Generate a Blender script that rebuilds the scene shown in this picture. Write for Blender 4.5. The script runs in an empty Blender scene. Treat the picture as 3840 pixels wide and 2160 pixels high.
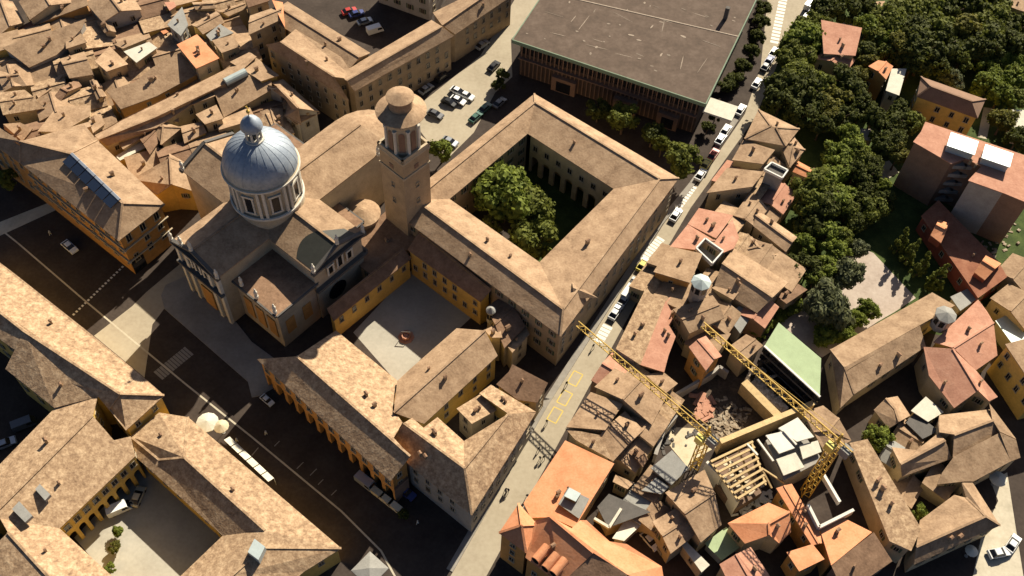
import bpy, bmesh, math, random
from mathutils import Vector, Matrix
from mathutils.bvhtree import BVHTree
R = math.radians
rnd = random.Random(7)
SC = bpy.context.scene
COL = SC.collection

# ---------------------------------------------------------------- camera, sky, sun, exposure
CAM_H, FPX, PITCH, ROLL = 185.0, 3900.0, R(54.8), R(3.3)
_fw = Vector((0, math.cos(PITCH), -math.sin(PITCH)))
_up0 = Vector((0, math.sin(PITCH), math.cos(PITCH)))
_rt0 = Vector((1, 0, 0))
_rt = _rt0 * math.cos(ROLL) + _up0 * math.sin(ROLL)
_up = -_rt0 * math.sin(ROLL) + _up0 * math.cos(ROLL)
cam = bpy.data.cameras.new('camera')
camo = bpy.data.objects.new('camera', cam)
COL.objects.link(camo)
camo.matrix_world = Matrix(((_rt.x, _up.x, -_fw.x, 0), (_rt.y, _up.y, -_fw.y, 0), (_rt.z, _up.z, -_fw.z, CAM_H), (0, 0, 0, 1)))
cam.sensor_width = 36
cam.lens = 36 * FPX / 3840
cam.clip_end = 3000
SC.camera = camo

SUN_AZ, SUN_EL = R(26.5), R(35.5)          # azimuth from +Y towards +X
w = bpy.data.worlds.new('World')
SC.world = w
w.use_nodes = True
nt = w.node_tree
sky = nt.nodes.new('ShaderNodeTexSky')
sky.sky_type = 'NISHITA'
sky.sun_disc = False
sky.sun_elevation = SUN_EL
sky.sun_rotation = SUN_AZ
sky.dust_density = 1.2
sky.ozone_density = 0.6
sky.air_density = 0.5
bg = nt.nodes['Background']
nt.links.new(sky.outputs[0], bg.inputs[0])
bg.inputs[1].default_value = 0.05
sun = bpy.data.lights.new('sun', 'SUN')
sun.energy = 5.0
sun.angle = R(0.53)
sun.color = (1.0, 0.91, 0.74)
suno = bpy.data.objects.new('sun', sun)
COL.objects.link(suno)
sd = Vector((math.sin(SUN_AZ) * math.cos(SUN_EL), math.cos(SUN_AZ) * math.cos(SUN_EL), math.sin(SUN_EL)))
suno.rotation_euler = sd.to_track_quat('Z', 'Y').to_euler()
suno.location = (0, 120, 260)
SC.view_settings.view_transform = 'Standard'
SC.view_settings.look = 'None'
SC.view_settings.gamma = 1
SC.view_settings.exposure = 0.85
SC.render.engine = 'CYCLES'
SC.cycles.max_bounces = 6
SC.cycles.diffuse_bounces = 1

# ---------------------------------------------------------------- photo pixel -> point at a known height
TL = {c: (1280 * (n % 3), 720 * (n // 3), 2.0125) for n, c in enumerate('abcdefghi')}
Z4 = 2576 / 720
TL.update(p=(2400, 380, Z4), q=(2400, 780, Z4), r=(2200, 1080, Z4), s=(2000, 1400, Z4), t=(1850, 1755, Z4),
          u=(2550, 1400, Z4), v=(2550, 1755, Z4), w=(3120, 1000, Z4), x=(3120, 1400, Z4), y=(3120, 1755, Z4),
          A=(0, 0, Z4), B=(560, 0, Z4), C=(0, 300, Z4), D=(560, 300, Z4), k=(600, 300, 1.449),
          m=(3000, 350, 3.0631), n=(2880, 0, 2576 / 960), N=(0, 0, 1.0))


def W(px, py, z=0.0):
    d = _fw + _rt * ((px - 1920) / FPX) - _up * ((py - 1080) / FPX)
    t = (z - CAM_H) / d.z
    return Vector((d.x * t, d.y * t, z))


ZS = [1.0]      # storey-height factor of the district being built


def P(s, z=0.0):
    """'a10,20 30,40@12 b5,6' -> points; the tile letter and the height are sticky"""
    out, tile = [], 'N'
    for tok in s.split():
        if tok[0].isalpha():
            tile, tok = tok[0], tok[1:]
        if '@' in tok:
            tok, zz = tok.split('@')
            z = float(zz)
        x, y = map(float, tok.split(','))
        ox, oy, sc = TL[tile]
        out.append(W(ox + x / sc, oy + y / sc, z * ZS[0]))
    return out


def p1(s, z=0.0):
    return P(s, z)[0]


# ---------------------------------------------------------------- materials
MATS = {}


def node_mat(name, rough=0.9):
    m = bpy.data.materials.new(name)
    m.use_nodes = True
    MATS[name] = m
    b = m.node_tree.nodes['Principled BSDF']
    b.inputs['Roughness'].default_value = rough
    return m, m.node_tree, b


def mottled(name, cols, scale=0.6, rough=0.9, bump=0.0, vary=0.12, fine=4.0, metal=0.0, spec=0.3, stretch=None):
    """procedural colour: two noises mix three tones, plus a per-object shift"""
    m, t, b = node_mat(name, rough)
    N, L = t.nodes, t.links
    geo = N.new('ShaderNodeNewGeometry')
    vec = geo.outputs['Position']
    if stretch:
        mp = N.new('ShaderNodeMapping')
        mp.inputs['Scale'].default_value = stretch
        L.new(vec, mp.inputs[0])
        vec = mp.outputs[0]
    n1 = N.new('ShaderNodeTexNoise')
    n1.inputs['Scale'].default_value = scale
    n1.inputs['Detail'].default_value = 6
    n1.inputs['Roughness'].default_value = 0.65
    L.new(vec, n1.inputs['Vector'])
    n2 = N.new('ShaderNodeTexNoise')
    n2.inputs['Scale'].default_value = fine
    n2.inputs['Detail'].default_value = 3
    L.new(vec, n2.inputs['Vector'])
    ad = N.new('ShaderNodeMath')
    ad.operation = 'MULTIPLY_ADD'
    L.new(n2.outputs['Fac'], ad.inputs[0])
    ad.inputs[1].default_value = 0.45
    L.new(n1.outputs['Fac'], ad.inputs[2])
    cr = N.new('ShaderNodeValToRGB')
    e = cr.color_ramp.elements
    e[0].position, e[1].position = 0.45, 0.98
    e[0].color, e[1].color = (*cols[0], 1), (*cols[2], 1)
    k = cr.color_ramp.elements.new(0.70)
    k.color = (*cols[1], 1)
    L.new(ad.outputs[0], cr.inputs[0])
    oi = N.new('ShaderNodeObjectInfo')
    mr = N.new('ShaderNodeMapRange')
    mr.inputs['To Min'].default_value = 1 - vary
    mr.inputs['To Max'].default_value = 1 + vary
    L.new(oi.outputs['Random'], mr.inputs['Value'])
    hs = N.new('ShaderNodeHueSaturation')
    L.new(cr.outputs[0], hs.inputs['Color'])
    L.new(mr.outputs[0], hs.inputs['Value'])
    L.new(hs.outputs[0], b.inputs['Base Color'])
    b.inputs['Metallic'].default_value = metal
    b.inputs['Specular IOR Level'].default_value = spec
    if bump:
        bp = N.new('ShaderNodeBump')
        bp.inputs['Strength'].default_value = bump
        bp.inputs['Distance'].default_value = 0.15
        L.new(ad.outputs[0], bp.inputs['Height'])
        L.new(bp.outputs[0], b.inputs['Normal'])
    return m


def tone(c, d=0.22, warm=0.0):
    return [tuple(v * (1 - d) for v in c), c, tuple(v * (1 + d) for v in c)]


mottled('tile_tan', [(.20, .125, .072), (.33, .215, .128), (.46, .315, .195)], .35, .92, .6, .14, 2.2)
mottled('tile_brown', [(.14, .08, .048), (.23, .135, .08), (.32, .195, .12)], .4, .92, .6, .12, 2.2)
mottled('tile_mottled', [(.175, .108, .062), (.35, .228, .133), (.58, .415, .255)], .9, .92, .6, .08, 2.6)
mottled('tile_orange', [(.50, .19, .085), (.62, .26, .125), (.70, .33, .175)], .3, .9, .4, .08, 2.5)
mottled('tile_pink', [(.36, .165, .105), (.46, .225, .145), (.56, .30, .20)], .4, .9, .4, .08, 2.5)
mottled('tile_rust', [(.20, .075, .04), (.28, .11, .06), (.36, .16, .09)], .4, .9, .4, .06, 2.5)
mottled('stone_cream', tone((.46, .37, .25), .2), .5, .9, .2, .05)
mottled('stone_pale', tone((.60, .55, .46), .15), .8, .85, .2, .05)
mottled('plaster_yellow', tone((.58, .38, .10), .2), .5, .92, .1, .10)
mottled('plaster_ochre', tone((.48, .24, .07), .22), .5, .92, .1, .10)
mottled('plaster_cream', tone((.46, .36, .22), .2), .5, .92, .1, .12)
mottled('plaster_tan', tone((.36, .26, .155), .22), .5, .92, .1, .12)
mottled('plaster_grey', tone((.34, .31, .27), .18), .5, .92, .1, .10)
mottled('plaster_brown', tone((.24, .145, .095), .2), .5, .92, .1, .05)
mottled('plaster_red', tone((.32, .08, .045), .2), .5, .92, .1, .05)
mottled('patch_dark', tone((.042, .042, .034), .2), .8, .6, .0, .0)
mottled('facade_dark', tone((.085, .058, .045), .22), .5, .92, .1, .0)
mottled('brick_dark', tone((.20, .13, .09), .25), .6, .95, .2, .06)
mottled('flat_grey', tone((.27, .26, .235), .18), .5, .85, .1, .08)
mottled('flat_dark', tone((.105, .095, .085), .22), .5, .85, .1, .06)
mottled('flat_pale', tone((.58, .54, .44), .15), .6, .85, .1, .05)
mottled('flat_green', tone((.34, .42, .24), .12), .5, .85, .1, .03)
mottled('hall_roof', [(.075, .052, .037), (.108, .074, .053), (.15, .107, .08)], .25, .9, .15, .0, 1.2)
mottled('roof_scuff', tone((.27, .215, .165), .3), 1.5, .9, .0, .25)
mottled('lead', [(.21, .25, .30), (.30, .345, .40), (.40, .44, .48)], .55, .55, .1, .04, 2.0, .25, .5)
mottled('zinc', tone((.42, .48, .47), .12), .6, .5, .0, .08, 3, .2, .5)
mottled('green_trim', tone((.18, .24, .16), .15), .6, .8, .0, .0)
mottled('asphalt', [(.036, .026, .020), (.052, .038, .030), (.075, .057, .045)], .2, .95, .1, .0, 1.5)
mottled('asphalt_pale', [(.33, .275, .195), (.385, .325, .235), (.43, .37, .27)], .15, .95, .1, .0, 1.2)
mottled('paving_grey', [(.22, .195, .165), (.27, .242, .205), (.33, .30, .255)], .2, .9, .1, .0, 1.5)
mottled('paving_pale', [(.40, .35, .26), (.50, .44, .33), (.58, .52, .40)], .3, .9, .1, .0, 1.5)
mottled('paving_court', [(.34, .31, .255), (.40, .37, .305), (.47, .435, .36)], .2, .9, .1, .0, 1.5)
mottled('paving_pink', [(.34, .27, .22), (.42, .34, .28), (.50, .42, .35)], .3, .9, .1, .0, 1.5)
mottled('soil', [(.05, .036, .026), (.085, .062, .043), (.14, .10, .07)], .5, .98, .3, .0, 2)
mottled('sand', [(.50, .41, .27), (.60, .50, .34), (.68, .58, .42)], .3, .95, .2, .0, 2)
mottled('grass', [(.025, .040, .010), (.045, .068, .016), (.09, .12, .03)], .3, .98, .3, .0, 2.5)
mottled('paint_white', tone((.74, .71, .64), .08), 1.5, .8, .0, .0)
mottled('paint_yellow', tone((.62, .45, .10), .12), 1.5, .8, .0, .0)
mottled('timber', tone((.56, .40, .20), .25), 1.2, .85, .1, .12)
mottled('concrete_white', tone((.70, .66, .57), .10), .7, .85, .1, .08)
mottled('crane_yellow', tone((.56, .36, .07), .15), 1.2, .6, .0, .05)
mottled('bark', tone((.11, .075, .05), .3), 2, .95, .3, .1)
mottled('skin_cloth', tone((.06, .055, .06), .2), 2, .9, .0, .5)
mottled('rubble_mix', [(.10, .07, .05), (.36, .27, .18), (.66, .58, .44)], 1.4, .95, .0, .3, 3)
mottled('window_frame', tone((.42, .34, .23), .15), 1, .85, .0, .15)
mottled('shutter_green', tone((.07, .09, .055), .2), 2, .8, .0, .2)
mottled('solar_frame', tone((.42, .46, .52), .08), 2, .4, .0, .0, 3, .3)


def plain(name, c, rough=0.5, metal=0.0, spec=0.5, vary=0.1):
    m = mottled(name, tone(c, .06), 2.0, rough, 0, vary, 5, metal, spec)
    return m


plain('glass_dark', (.018, .018, .02), .12, 0, .6)
plain('glass_solar', (.02, .03, .055), .15, .1, .7)
plain('tyre', (.015, .015, .015), .9)
plain('car_white', (.78, .78, .76), .3)
plain('car_silver', (.42, .44, .46), .32, .5)
plain('car_black', (.018, .018, .02), .3)
plain('car_red', (.45, .05, .04), .3)
plain('car_yellow', (.72, .60, .12), .35)
plain('car_blue', (.05, .07, .22), .3)
plain('car_green', (.05, .12, .09), .3)
plain('car_cream', (.62, .54, .38), .4)
plain('car_grey', (.15, .15, .155), .3, .3)


def foliage(name, c, vary=.25):
    m, t, b = node_mat(name, .75)
    N, L = t.nodes, t.links
    geo = N.new('ShaderNodeNewGeometry')
    nz = N.new('ShaderNodeTexNoise')
    nz.inputs['Scale'].default_value = .8
    nz.inputs['Detail'].default_value = 4
    L.new(geo.outputs['Position'], nz.inputs['Vector'])
    cr = N.new('ShaderNodeValToRGB')
    e = cr.color_ramp.elements
    e[0].position, e[1].position = .3, .72
    e[0].color = (c[0] * .55, c[1] * .6, c[2] * .6, 1)
    e[1].color = (c[0] * 1.35, c[1] * 1.3, c[2] * 1.1, 1)
    L.new(nz.outputs['Fac'], cr.inputs[0])
    L.new(cr.outputs[0], b.inputs['Base Color'])
    tr = N.new('ShaderNodeBsdfTranslucent')
    L.new(cr.outputs[0], tr.inputs[0])
    mx = N.new('ShaderNodeMixShader')
    mx.inputs[0].default_value = .35
    L.new(b.outputs[0], mx.inputs[1])
    L.new(tr.outputs[0], mx.inputs[2])
    L.new(mx.outputs[0], t.nodes['Material Output'].inputs[0])
    b.inputs['Specular IOR Level'].default_value = .2
    return m


foliage('leaf_mid', (.150, .165, .032))
foliage('leaf_dark', (.085, .095, .022))
foliage('leaf_light', (.18, .215, .038))
foliage('leaf_grey', (.14, .15, .08))
foliage('leaf_olive', (.16, .15, .032))


# ---------------------------------------------------------------- mesh helpers
class MB:
    """collects geometry (world coordinates) for ONE mesh object"""

    def __init__(s):
        s.v, s.f, s.m = [], [], []

    def face(s, pts, mi=0):
        b = len(s.v)
        s.v += [tuple(p) for p in pts]
        s.f.append(tuple(range(b, b + len(pts))))
        s.m.append(mi)

    def hexa(s, bot, top, mi=0):
        n = len(bot)
        b = len(s.v)
        s.v += [tuple(p) for p in bot] + [tuple(p) for p in top]
        s.f.append(tuple(range(b + n - 1, b - 1, -1)))
        s.f.append(tuple(range(b + n, b + 2 * n)))
        for i in range(n):
            j = (i + 1) % n
            s.f.append((b + i, b + j, b + n + j, b + n + i))
        s.m += [mi] * (n + 2)

    def box(s, c, ax, ay, hx, hy, z0, z1, mi=0):
        c, ax, ay = Vector(c), Vector(ax), Vector(ay)
        pts = [c + ax * (sx * hx) + ay * (sy * hy) for sx, sy in ((-1, -1), (1, -1), (1, 1), (-1, 1))]
        s.hexa([(p.x, p.y, z0) for p in pts], [(p.x, p.y, z1) for p in pts], mi)

    def prism(s, pts, z0, z1, mi=0):
        pts = ccw(pts)
        s.hexa([(p.x, p.y, z0) for p in pts], [(p.x, p.y, z1) for p in pts], mi)

    def bar(s, a, b, wd, ht=None, mi=0, up=Vector((0, 0, 1))):
        a, b = Vector(a), Vector(b)
        ht = ht or wd
        d = (b - a).normalized()
        x = d.cross(up)
        x = x.normalized() if x.length > 1e-4 else Vector((1, 0, 0))
        y = x.cross(d).normalized()
        q = [x * wd / 2 * sx + y * ht / 2 * sy for sx, sy in ((-1, -1), (1, -1), (1, 1), (-1, 1))]
        s.hexa([a + k for k in q], [b + k for k in q], mi)

    def lathe(s, c, prof, n=32, mi=0, a0=0.0, cap=True):
        c = Vector(c)
        b = len(s.v)
        for r, z in prof:
            for i in range(n):
                a = a0 + 2 * math.pi * i / n
                s.v.append((c.x + r * math.cos(a), c.y + r * math.sin(a), c.z + z))
        for k in range(len(prof) - 1):
            for i in range(n):
                j = (i + 1) % n
                s.f.append((b + k * n + i, b + k * n + j, b + (k + 1) * n + j, b + (k + 1) * n + i))
                s.m.append(mi)
        if cap:
            s.f.append(tuple(b + (len(prof) - 1) * n + i for i in range(n)))
            s.m.append(mi)
            s.f.append(tuple(b + n - 1 - i for i in range(n)))
            s.m.append(mi)

    def build(s, name, mats, parent=None, smooth=False, origin=None):
        me = bpy.data.meshes.new(name)
        o = Vector(origin) if origin is not None else (parent['_o'] if False else None)
        off = Vector((0, 0, 0))
        if parent is not None:
            off = world_loc(parent)
        elif origin is not None:
            off = Vector(origin)
        me.from_pydata([(x - off.x, y - off.y, z - off.z) for x, y, z in s.v], [], s.f)
        for mm in (mats if isinstance(mats, (list, tuple)) else [mats]):
            me.materials.append(MATS[mm])
        if any(s.m):
            me.polygons.foreach_set('material_index', s.m)
        if smooth:
            me.polygons.foreach_set('use_smooth', [True] * len(me.polygons))
        me.update()
        ob = bpy.data.objects.new(name, me)
        COL.objects.link(ob)
        if parent is not None:
            ob.parent = parent
        elif origin is not None:
            ob.location = off
        return ob


def world_loc(o):
    v = Vector(o.location)
    while o.parent is not None:
        o = o.parent
        v += Vector(o.location)
    return v


def area2(pts):
    return sum(pts[i].x * pts[(i + 1) % len(pts)].y - pts[(i + 1) % len(pts)].x * pts[i].y for i in range(len(pts)))


def ccw(pts):
    pts = [Vector(p) for p in pts]
    return pts if area2(pts) > 0 else pts[::-1]


def tag(o, label=None, cat=None, group=None, kind=None):
    if label: o['label'] = label
    if cat: o['category'] = cat
    if group: o['group'] = group
    if kind: o['kind'] = kind
    return o


def empty(name, loc, label, cat, group=None, rz=0.0):
    o = bpy.data.objects.new(name, None)
    o.empty_display_size = 0.5
    o.location = loc
    o.rotation_euler = (0, 0, rz)
    COL.objects.link(o)
    return tag(o, label, cat, group)


OCC_V, OCC_F = [], []       # occluders for the window visibility test
WALLS = []                  # (parent, a, b, za, zb, z0, outward normal, style)
FOOT = []


def occl(verts, faces):
    b = len(OCC_V)
    OCC_V.extend([tuple(v) for v in verts])
    for f in faces:
        OCC_F.append(tuple(b + i for i in f))


def onplane(a, b, c, s):
    """corners given by pixel on the plane through three points"""
    n = (b - a).cross(c - a)
    o = Vector((0, 0, CAM_H))
    out = []
    for p in P(s, 0.0):
        d = p - o
        out.append(o + d * (n.dot(a - o) / n.dot(d)))
    return out


def planar(pts):
    """one flat slope: fit a plane to the rim, keep each corner on its own sight line"""
    n = len(pts)
    c = sum(pts, Vector()) / n
    sxx = sum((p.x - c.x) ** 2 for p in pts)
    syy = sum((p.y - c.y) ** 2 for p in pts)
    sxy = sum((p.x - c.x) * (p.y - c.y) for p in pts)
    sxz = sum((p.x - c.x) * (p.z - c.z) for p in pts)
    syz = sum((p.y - c.y) * (p.z - c.z) for p in pts)
    det = sxx * syy - sxy * sxy
    if abs(det) < 1e-6:
        return pts
    a, b = (sxz * syy - syz * sxy) / det, (syz * sxx - sxz * sxy) / det
    o = Vector((0, 0, CAM_H))
    out = []
    for p in pts:
        d = p - o
        t = (c.z - a * c.x - b * c.y - CAM_H) / (d.z - a * d.x - b * d.y)
        out.append(o + d * t)
    return out


def building(name, label, faces, roof='tile_tan', wall='plaster_cream', ov=0.35, z0=0.0, cat='house', win='plain',
             skip=(), group=None, thick=0.2, ridge=True, chim=None, parent=None, fh=3.3):
    """faces: lists of world points forming the roof; walls drop from its rim to z0"""
    z0 = z0 * ZS[0]
    faces = [ccw(f) for f in faces]
    if len(faces) == 1 and len(faces[0]) > 3:
        faces = [planar(faces[0])]
    V, key, F = [], {}, []
    for f in faces:
        idx = []
        for p in f:
            k = (round(p.x, 1), round(p.y, 1), round(p.z, 1))
            if k not in key:
                key[k] = len(V)
                V.append(p.copy())
            if not idx or idx[-1] != key[k]:
                idx.append(key[k])
        if len(idx) > 2:
            F.append(idx)
    edges = {}
    for f in F:
        for i in range(len(f)):
            edges[(f[i], f[(i + 1) % len(f)])] = f
    bnd = [e for e in edges if (e[1], e[0]) not in edges]
    nxt, prv = {}, {}
    for a, b in bnd:
        nxt[a], prv[b] = b, a
    cx = sum(v.x for v in V) / len(V)
    cy = sum(v.y for v in V) / len(V)
    if parent is None:
        root = empty(name, (cx, cy, z0), label, cat, group)
    else:
        root = parent
    # roof slab
    mb = MB()
    mb.v = [tuple(v) for v in V] + [(v.x, v.y, v.z - thick) for v in V]
    n = len(V)
    for f in F:
        mb.f.append(tuple(f))
        mb.f.append(tuple(n + i for i in reversed(f)))
    for a, b in bnd:
        mb.f.append((a, n + a, n + b, b))
    mb.m = [0] * len(mb.f)
    rf = mb.build('roof', [roof], root)
    occl(V, F)
    FOOT.append((label or parent['label'], [[(V[i].x, V[i].y) for i in f] for f in F], Vector((cx, cy, z0))))
    # ridge and hip tiles
    if ridge:
        rb = MB()
        for (a, b), f in edges.items():
            if (b, a) in edges and a < b:
                g = edges[(b, a)]
                e = V[b] - V[a]
                if e.length < 1.5:
                    continue
                nf, ng = fnormal([V[i] for i in f]), fnormal([V[i] for i in g])
                cf = sum((V[i] for i in f), Vector()) / len(f)
                if nf.dot(ng) < 0.995 and ng.dot(cf - V[a]) < -0.02:
                    rb.bar(V[a] + Vector((0, 0, .06)), V[b] + Vector((0, 0, .06)), .42, .16)
        if rb.f:
            rb.build('ridge_tiles', [roof], rf)
    # walls
    def off(v):
        a, b = prv.get(v), nxt.get(v)
        if a is None or b is None:
            return V[v]
        d1, d2 = (V[v] - V[a]).xy, (V[b] - V[v]).xy
        if d1.length < 1e-3 or d2.length < 1e-3:
            return V[v]
        d1.normalize()
        d2.normalize()
        n1, n2 = Vector((-d1.y, d1.x)), Vector((-d2.y, d2.x))
        m = n1 + n2
        if m.length < .2:
            m = n1
        m = m / max(m.length_squared, .35) * 2
        return V[v] + Vector((m.x, m.y, 0)) * (ov / 1.0)
    wm = MB()
    for a, b in bnd:
        pa, pb = off(a), off(b)
        if (pb - pa).xy.length < .2:
            continue
        if any(seg_near(V[a], V[b], s0, s1) for s0, s1 in skip):
            continue
        ta, tb = V[a].z - thick + .02, V[b].z - thick + .02
        wm.face([(pa.x, pa.y, z0), (pb.x, pb.y, z0), (pb.x, pb.y, tb), (pa.x, pa.y, ta)])
        d = (pb - pa).xy.normalized()
        nrm = Vector((d.y, -d.x, 0))
        if win:
            WALLS.append((root, Vector((pa.x, pa.y, 0)), Vector((pb.x, pb.y, 0)), ta, tb, z0, nrm, win, fh))
    if wm.f:
        wo = wm.build('wall', [wall], root)
        occl(wm.v, wm.f)
    # chimneys
    nc = rnd.choice((1, 1, 2)) if chim is None else chim
    big = sorted(F, key=lambda f: -abs(area2([V[i] for i in f])))
    for c in range(nc):
        f = big[min(c, len(big) - 1)] if rnd.random() < .7 else rnd.choice(big)
        pts = [V[i] for i in f]
        wts = [rnd.random() + .25 for _ in pts]
        q = sum((p * k for p, k in zip(pts, wts)), Vector()) / sum(wts)
        chimney(root, q)
    return root


def fnormal(p):
    n = Vector()
    for i in range(len(p)):
        a, b = p[i], p[(i + 1) % len(p)]
        n += Vector(((a.y - b.y) * (a.z + b.z), (a.z - b.z) * (a.x + b.x), (a.x - b.x) * (a.y + b.y)))
    return n.normalized()


def seg_near(a, b, s0, s1):
    def dist(p):
        d = (s1 - s0).xy
        t = max(0, min(1, (p.xy - s0.xy).dot(d) / d.length_squared))
        return (p.xy - (s0.xy + d * t)).length
    return dist(a) < .8 and dist(b) < .8


def unit_chimney():
    m = MB()
    X, Y = Vector((1, 0, 0)), Vector((0, 1, 0))
    m.box((0, 0, 0), X, Y, .36, .28, -1.0, 1.15, 0)
    for s in (-1, 1):
        m.box((s * .28, 0, 0), X, Y, .06, .26, 1.15, 1.4, 0)
    m.hexa([(-.48, -.4, 1.4), (.48, -.4, 1.4), (.48, .4, 1.4), (-.48, .4, 1.4)], [(-.4, -.06, 1.62), (.4, -.06, 1.62), (.4, .06, 1.62), (-.4, .06, 1.62)], 1)
    me = bpy.data.meshes.new('chimney')
    me.from_pydata(m.v, [], m.f)
    me.materials.append(MATS['plaster_tan'])
    me.materials.append(MATS['tile_brown'])
    me.polygons.foreach_set('material_index', m.m)
    return me


CHIM = unit_chimney()


def chimney(root, q, s=1.0):
    o = bpy.data.objects.new('chimney', CHIM)
    COL.objects.link(o)
    o.parent = root
    o.location = q - world_loc(root)
    o.rotation_euler = (0, 0, R(38 + rnd.choice((0, 90))))
    k = s * rnd.uniform(.55, .95)
    o.scale = (k * rnd.uniform(.8, 1.5), k, k * rnd.uniform(.7, 1.0))
    return o


def quad(s, ze, kind='gable', pitch=17, axis=0):
    q = P(s, ze)
    if len(q) == 3:
        q.append(q[0] + q[2] - q[1])
    for _ in range(axis):
        q = q[1:] + q[:1]
    a, b = (q[0] + q[3]) / 2, (q[1] + q[2]) / 2
    wd = ((q[3] - q[0]).length + (q[2] - q[1]).length) / 4
    tp = math.tan(R(pitch))
    up = Vector((0, 0, wd * tp))
    d = (b - a).normalized()
    ins = min(wd, (b - a).length * .48)
    if kind == 'flat':
        return [q]
    if kind == 'shed':
        dep = (q[3] - q[0]).length * tp
        return [[q[0], q[1], q[2] + Vector((0, 0, dep)), q[3] + Vector((0, 0, dep))]]
    if kind == 'pyramid':
        c = (a + b) / 2 + up
        return [[q[i], q[(i + 1) % 4], c] for i in range(4)]
    r0, r1 = a + up, b + up
    h0, h1 = kind in ('hip', 'hip0'), kind in ('hip', 'hip1')
    if h0: r0 = r0 + d * ins
    if h1: r1 = r1 - d * ins
    fs = [[q[0], q[1], r1, r0], [q[2], q[3], r0, r1]]
    if h0: fs.append([q[3], q[0], r0])
    if h1: fs.append([q[1], q[2], r1])
    return fs


def house(label, s, ze, kind='gable', pitch=17, axis=0, roof='tile_tan', wall='plaster_cream', name='house', group=None, **kw):
    return building(name, label, quad(s, ze, kind, pitch, axis), roof, wall, group=group, **kw)


def sheet(name, s, z, mat, kind='structure', pts=None, label=None, cat=None):
    pts = pts or P(s, 0.0)
    m = MB()
    m.face([Vector((p.x, p.y, z)) for p in ccw(pts)])
    o = m.build(name, [mat])
    return tag(o, label, cat, None, kind)


def slab(name, s, z0, z1, mat, kind='structure'):
    m = MB()
    m.prism(P(s, z1), z0, z1)
    return tag(m.build(name, [mat]), kind=kind)


def strip(m, a, b, wd, z, mi=0):
    d = (b - a).xy.normalized()
    n = Vector((-d.y, d.x, 0)) * wd / 2
    m.face([Vector((p.x, p.y, z)) for p in (a - n, b - n, b + n, a + n)], mi)


# ---------------------------------------------------------------- ground and paved surfaces
def big_ground():
    m = MB()
    m.face([(-900, -500, 0), (900, -500, 0), (900, 1500, 0), (-900, 1500, 0)])
    return tag(m.build('ground', ['asphalt']), kind='structure')


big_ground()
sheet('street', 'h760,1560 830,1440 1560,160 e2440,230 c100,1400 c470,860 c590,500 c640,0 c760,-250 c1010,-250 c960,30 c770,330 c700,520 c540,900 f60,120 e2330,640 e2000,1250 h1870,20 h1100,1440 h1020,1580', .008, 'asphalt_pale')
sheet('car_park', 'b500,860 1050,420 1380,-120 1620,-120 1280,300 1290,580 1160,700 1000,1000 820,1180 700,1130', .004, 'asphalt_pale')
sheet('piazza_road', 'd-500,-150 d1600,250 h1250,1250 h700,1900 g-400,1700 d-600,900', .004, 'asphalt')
sheet('road_edge', 'd-60,250 d420,60 d480,110 d0,330', .008, 'paving_pale')
slab('church_terrace', 'd1480,600 1250,700 1215,780 1240,880 1870,1430 g1900,100 1960,90 g2080,20 d2130,1300 d1900,1130', -.3, .14, 'paving_grey')
sheet('piazza_sunlit_strip', 'd1090,1400 d710,1085 1000,860 1100,760 1230,650 1400,510 1480,600 1215,780 1240,880 1150,1000', .010, 'asphalt_pale')  # pale sheet traces the sunlit patch; the light is put into its colour
m = MB()
pts = P('d-60,230 140,390 640,820 1400,1449 g1900,400 g2576,960 h300,1260 h420,1480')
for i in range(len(pts) - 1):
    strip(m, pts[i], pts[i + 1], .35, .016)
tag(m.build('road_line', ['paving_pale']), kind='structure')
road = [o for o in bpy.data.objects if o.name == 'piazza_road'][0]
street = [o for o in bpy.data.objects if o.name == 'street'][0]


def stripes(parent, a, b, n, wid, lng, mat, z, gap=.5, skew=None):
    d = (b - a).xy
    for i in range(n):
        c = a.lerp(b, (i + .5) / n)
        u = d.normalized()
        v = Vector((-u.y, u.x)) if skew is None else Vector(skew).normalized()
        m = MB()
        hw = wid / 2
        m.face([Vector((c.x + u.x * hw * s + v.x * lng / 2 * t, c.y + u.y * hw * s + v.y * lng / 2 * t, z)) for s, t in ((-1, -1), (1, -1), (1, 1), (-1, 1))])
        m.build('painted_stripe', [mat], parent)


stripes(road, p1('d545,935'), p1('d935,555'), 18, .45, .5, 'paint_white', .012)
stripes(road, p1('d1190,1390'), p1('d1430,1195'), 12, .55, 2.8, 'paving_grey', .012)
for (a, b) in (('g1900,540', 'g1950,480'), ('g2070,470', 'g2110,430'), ('g2240,640', 'g2290,590'), ('g2340,690', 'g2390,640'), ('g2400,760', 'g2440,720'), ('g2500,840', 'g2540,800')):
    m = MB()
    strip(m, p1(a), p1(b), .18, .012)
    m.build('painted_stripe', ['paving_grey'], road)
stripes(street, p1('p490,1440'), p1('p720,1130'), 9, .7, 1.9, 'paint_white', .014)
stripes(street, p1('q20,700'), p1('q290,400'), 9, .7, 1.9, 'paint_white', .014)
stripes(street, p1('r150,730'), p1('r290,500'), 5, .8, 2.2, 'paint_white', .014)
stripes(street, p1('c690,330'), p1('c770,-60'), 16, .9, 2.2, 'paint_white', .014)
for s in ('s560,70', 's420,330', 's290,560'):
    q = p1(s)
    m = MB()
    u, v = Vector((math.sin(R(26)), math.cos(R(26)), 0)), Vector((math.cos(R(26)), -math.sin(R(26)), 0))
    for sx in (-1, 1):
        strip(m, q + u * sx * 1.6 - v, q + u * sx * 1.6 + v, .22, .014)
        strip(m, q - u * 1.6 + v * sx, q + u * 1.6 + v * sx, .22, .0165)
    m.build('parking_bay', ['paint_yellow'], street)
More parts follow.
